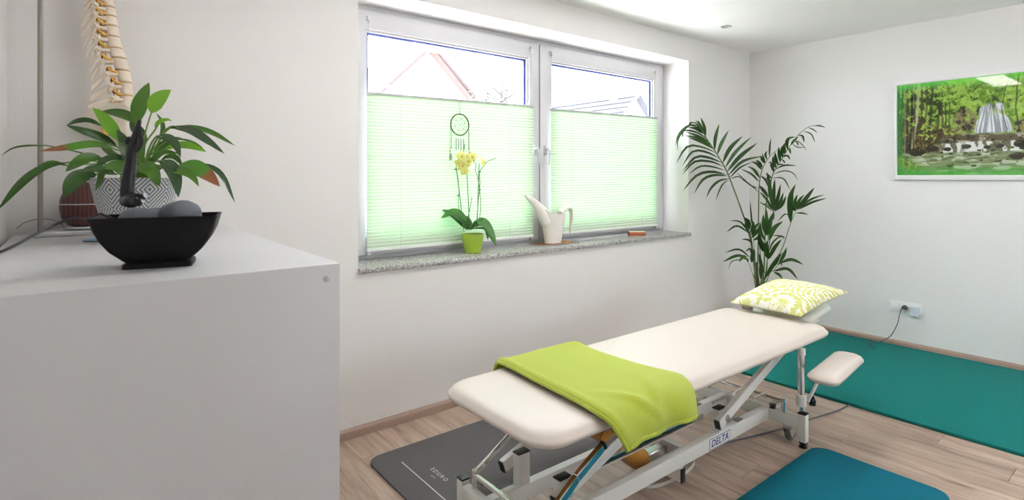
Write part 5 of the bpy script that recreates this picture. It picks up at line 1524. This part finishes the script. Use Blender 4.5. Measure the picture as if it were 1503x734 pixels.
    mixc(sm(0.07, 0.0, U) * 0.55, lin((36, 150, 56)))
    vs = [(-0.0205, YA - 0.021 - float(x), ZA + 0.038 + float(y)) for y in v for x in u]
    fs = [(j * (nu + 1) + i, j * (nu + 1) + i + 1, (j + 1) * (nu + 1) + i + 1, (j + 1) * (nu + 1) + i) for j in range(nv) for i in range(nu)]
    return vs, fs, img
vs, fs, img = scenery()
me = bpy.data.meshes.new('print')
off = WLOC[pic.name]
me.from_pydata([(x - off.x, y - off.y, z - off.z) for x, y, z in vs], [], [f[::-1] for f in fs])
ca = me.color_attributes.new('ink', 'FLOAT_COLOR', 'POINT')
buf = np.ones((len(vs), 4)); buf[:, :3] = np.clip(img.reshape(-1, 3) * 0.9, 0, 1)
ca.data.foreach_set('color', buf.ravel())
me.materials.append(MATS['scenery_print'])
po = bpy.data.objects.new('print', me); COL.objects.link(po); po.parent = pic
po['label'] = 'glossy print of a waterfall between green trees'
MB().box((-0.0200, YB + 0.02, ZA + 0.036), (-0.004, YA - 0.02, ZB - 0.036)).build('backing_panel', 'frame_white', pic, smooth=False)

# socket strip
so = empty('wall_socket', (-0.004, -1.362, 0.34))
tag(so, 'white triple wall socket strip above the green mat', 'wall socket')
SA, SB, SZ_A, SZ_B = -1.250, -1.473, 0.303, 0.384
def wall_slab(y0, y1, z0, z1, r, prof):
    """rounded plate standing on the right wall; prof = (inset, distance from the wall)"""
    Mw = Matrix(((0, 0, -1, 0), (-1, 0, 0, 0), (0, 1, 0, 0), (0, 0, 0, 1)))      # local x -> -Y, y -> Z, z -> -X
    return MB().slab(-y0, -y1, z0, z1, r, prof, 5, M_=Mw)
wall_slab(SA, SB, SZ_A, SZ_B, 0.005, [(0.0005, 0.0006), (0, 0.002), (0, 0.010), (0.0015, 0.0115)]).build('cover_frame', 'socket', so)
for k in range(3):
    yc = SA - 0.040 - 0.0715 * k
    ins = wall_slab(yc + 0.0275, yc - 0.0275, 0.316, 0.371, 0.003, [(0.001, 0.0105), (0, 0.0118), (0.001, 0.0125)]).build('switch_rocker' if k == 0 else 'socket_insert', 'socket', so)
    if k:
        c_ = Vector((0, yc, 0.3435))
        MB().loft([[Vector((-xo, c_.y + r * math.cos(2 * PI * q / 28), c_.z + r * math.sin(2 * PI * q / 28))) for q in range(28)] for xo, r in ((0.0126, 0.0215), (0.0132, 0.0215), (0.0132, 0.0195), (0.0128, 0.0185))]).build('socket_ring', 'frame_white', ins)
# plug with its cable
yc = SA - 0.040 - 0.0715
pg = empty('power_plug', (-0.0135, yc, 0.3435))
tag(pg, 'black round plug in the middle socket with its cable hanging to the mat', 'plug')
MB().loft([[Vector((-xo, yc + r * math.cos(2 * PI * q / 24), 0.3435 + r * math.sin(2 * PI * q / 24))) for q in range(24)] for xo, r in ((0.0135, 0.0185), (0.020, 0.0190), (0.036, 0.0180), (0.044, 0.013))]).build('plug_body', 'plug', pg)
wp = lambda px, py, x: on_x(px, py, x)
MB().tube(curve_pts([(-0.040, yc, 0.340), wp(1324, 452, -0.055), wp(1320, 463, -0.05), wp(1318, 473, -0.045), wp(1313, 484, -0.045), wp(1306, 494, -0.05), (-0.07, -1.20, 0.030), (-0.10, -1.15, 0.0235), (-0.16, -1.14, 0.0235), (-0.30, -1.22, 0.0235)], 7), 0.0036, 8).build('cable', 'cable_grey', pg)
yc2 = yc - 0.0715
ad = empty('power_adapter', (-0.0135, yc2, 0.30))
tag(ad, 'pale blue white power adapter block in the right hand socket', 'adapter')
wall_slab(yc2 + 0.030, yc2 - 0.026, 0.285, 0.363, 0.008, [(0.003, 0.0135), (0, 0.016), (0, 0.046), (0.004, 0.050)]).build('adapter_body', 'adapter', ad)
wall_slab(yc2 + 0.010, yc2 - 0.008, 0.274, 0.2848, 0.003, [(0.001, 0.022), (0, 0.024), (0, 0.034), (0.001, 0.036)]).build('cable_outlet', 'adapter', ad)

# ================================================================== outside the window
struct(MB().box((-60, -40, -0.7), (60, 70, -0.5)).build('paving_outside', 'lawn', smooth=False))
def gable_house(ax, az, y0, length, half, drop, roofmt, label, tiles):
    h = empty('house', (ax, y0, -0.5))
    tag(h, label, 'house')
    ez = az - drop
    w0 = MB().add([(ax - half, y0, -0.5), (ax + half, y0, -0.5), (ax + half, y0, ez), (ax, y0, az - 0.12), (ax - half, y0, ez),
                   (ax - half, y0 + length, -0.5), (ax + half, y0 + length, -0.5), (ax + half, y0 + length, ez), (ax, y0 + length, az - 0.12), (ax - half, y0 + length, ez)],
                  [(0, 1, 2, 3, 4), (5, 9, 8, 7, 6), (0, 4, 9, 5), (1, 6, 7, 2), (0, 5, 6, 1), (2, 7, 8, 3), (4, 3, 8, 9)])
    w0.build('walls', 'render_wall', h, smooth=False)
    ov = 0.35
    for s_ in (-1, 1):
        n = Vector((s_ * drop, 0, half)).normalized()
        a = Vector((ax, y0 - ov, az)); e_ = Vector((ax + s_ * half * 1.1, y0 - ov, az - drop * 1.1))
        L_ = Vector((0, length + 2 * ov, 0))
        rf = MB().loft([[a, e_, e_ - n * 0.10, a - n * 0.10], [a + L_, e_ + L_, e_ + L_ - n * 0.10, a + L_ - n * 0.10]]).build('roof_slope', roofmt, h, smooth=False)
        MB().loft([[a + n * 0.02, e_ + n * 0.02, e_ - n * 0.07, a - n * 0.07], [p - Vector((0, 0.05, 0)) for p in (a + n * 0.02, e_ + n * 0.02, e_ - n * 0.07, a - n * 0.07)]]).build('barge_board', 'barge' if not tiles else 'render_wall', h, smooth=False)
        if tiles and s_ < 0:
            rows = 16
            d = (e_ - a) / rows
            for r in range(rows):
                p = a + d * r + n * 0.015; q = a + d * (r + 1.12) + n * 0.055
                MB().loft([[p, q, q - n * 0.035, p - n * 0.01], [p + L_, q + L_, q + L_ - n * 0.035, p + L_ - n * 0.01]]).build('tile_row', roofmt, rf, smooth=False)
            c_ = a.lerp(e_, 0.42) + Vector((0, 1.9, 0)) + n * 0.09
            dd = d.normalized()
            sk = MB().loft([[c_ - dd * 0.5 + n * k, c_ + dd * 0.5 + n * k, c_ + dd * 0.5 + n * k + Vector((0, 0.8, 0)), c_ - dd * 0.5 + n * k + Vector((0, 0.8, 0))] for k in (-0.05, 0.06)]).build('skylight', 'adapter', rf, smooth=False)
    return h
h1 = gable_house(3.05, 5.45, 12.0, 8.0, 3.6, 3.4, 'roof_red', 'white gabled house with red edged roof outside the left pane', False)
win_o = MB().box((2.55, 11.93, 2.4), (3.55, 11.99, 3.6)).build('window', 'spacer', h1, smooth=False)
h2 = gable_house(12.9, 4.95, 12.0, 13.0, 3.4, 3.3, 'roof_tile', 'house with grey tiled roof and skylight outside the right pane', True)
MB().box((12.55, 12.6, 4.55), (12.95, 13.0, 5.35)).build('chimney', 'render_wall', h2, smooth=False)
# garden tree
tr0 = Vector((4.75, 10.4, -0.5))
tree = empty('garden_tree', tr0)
tag(tree, 'leafy garden tree outside beside the white gabled house', 'tree')
MB().tube([tr0, tr0 + Vector((0.05, 0, 2.0)), tr0 + Vector((-0.05, 0, 3.6)), tr0 + Vector((0.05, 0.05, 4.9))], [0.16, 0.12, 0.07, 0.02], 8).build('trunk', 'tree_bark', tree)
for k in range(7):
    a = k * 2.4; z = 3.2 + 0.2 * k
    MB().tube([tr0 + Vector((0, 0, z)), tr0 + Vector((0.5 * math.cos(a), 0.5 * math.sin(a), z + 0.35)), tr0 + Vector((0.9 * math.cos(a), 0.9 * math.sin(a), z + 0.5))], [0.04, 0.025, 0.01], 6).build('branch', 'tree_bark', tree)
mb = MB()
rnd = random.Random(4)
for k in range(1500):
    d = Vector((rnd.gauss(0, 1), rnd.gauss(0, 1), rnd.gauss(0, 1))).normalized() * rnd.random() ** 0.45
    c_ = tr0 + Vector((0.0 + d.x * 1.0, d.y * 1.0, 4.45 + d.z * 0.85))
    if noise.noise(c_ * 1.7) < -0.06: continue
    x = Vector((rnd.gauss(0, 1), rnd.gauss(0, 1), rnd.gauss(0, 1))).normalized(); y = x.orthogonal().normalized()
    s_ = rnd.uniform(0.05, 0.09)
    mb.add([c_ - x * s_, c_ + y * s_ * 0.5, c_ + x * s_, c_ - y * s_ * 0.5], [(0, 1, 2, 3)])
fo2 = mb.build('foliage', 'tree_leaf', tree, smooth=False)
fo2['kind'] = 'stuff'
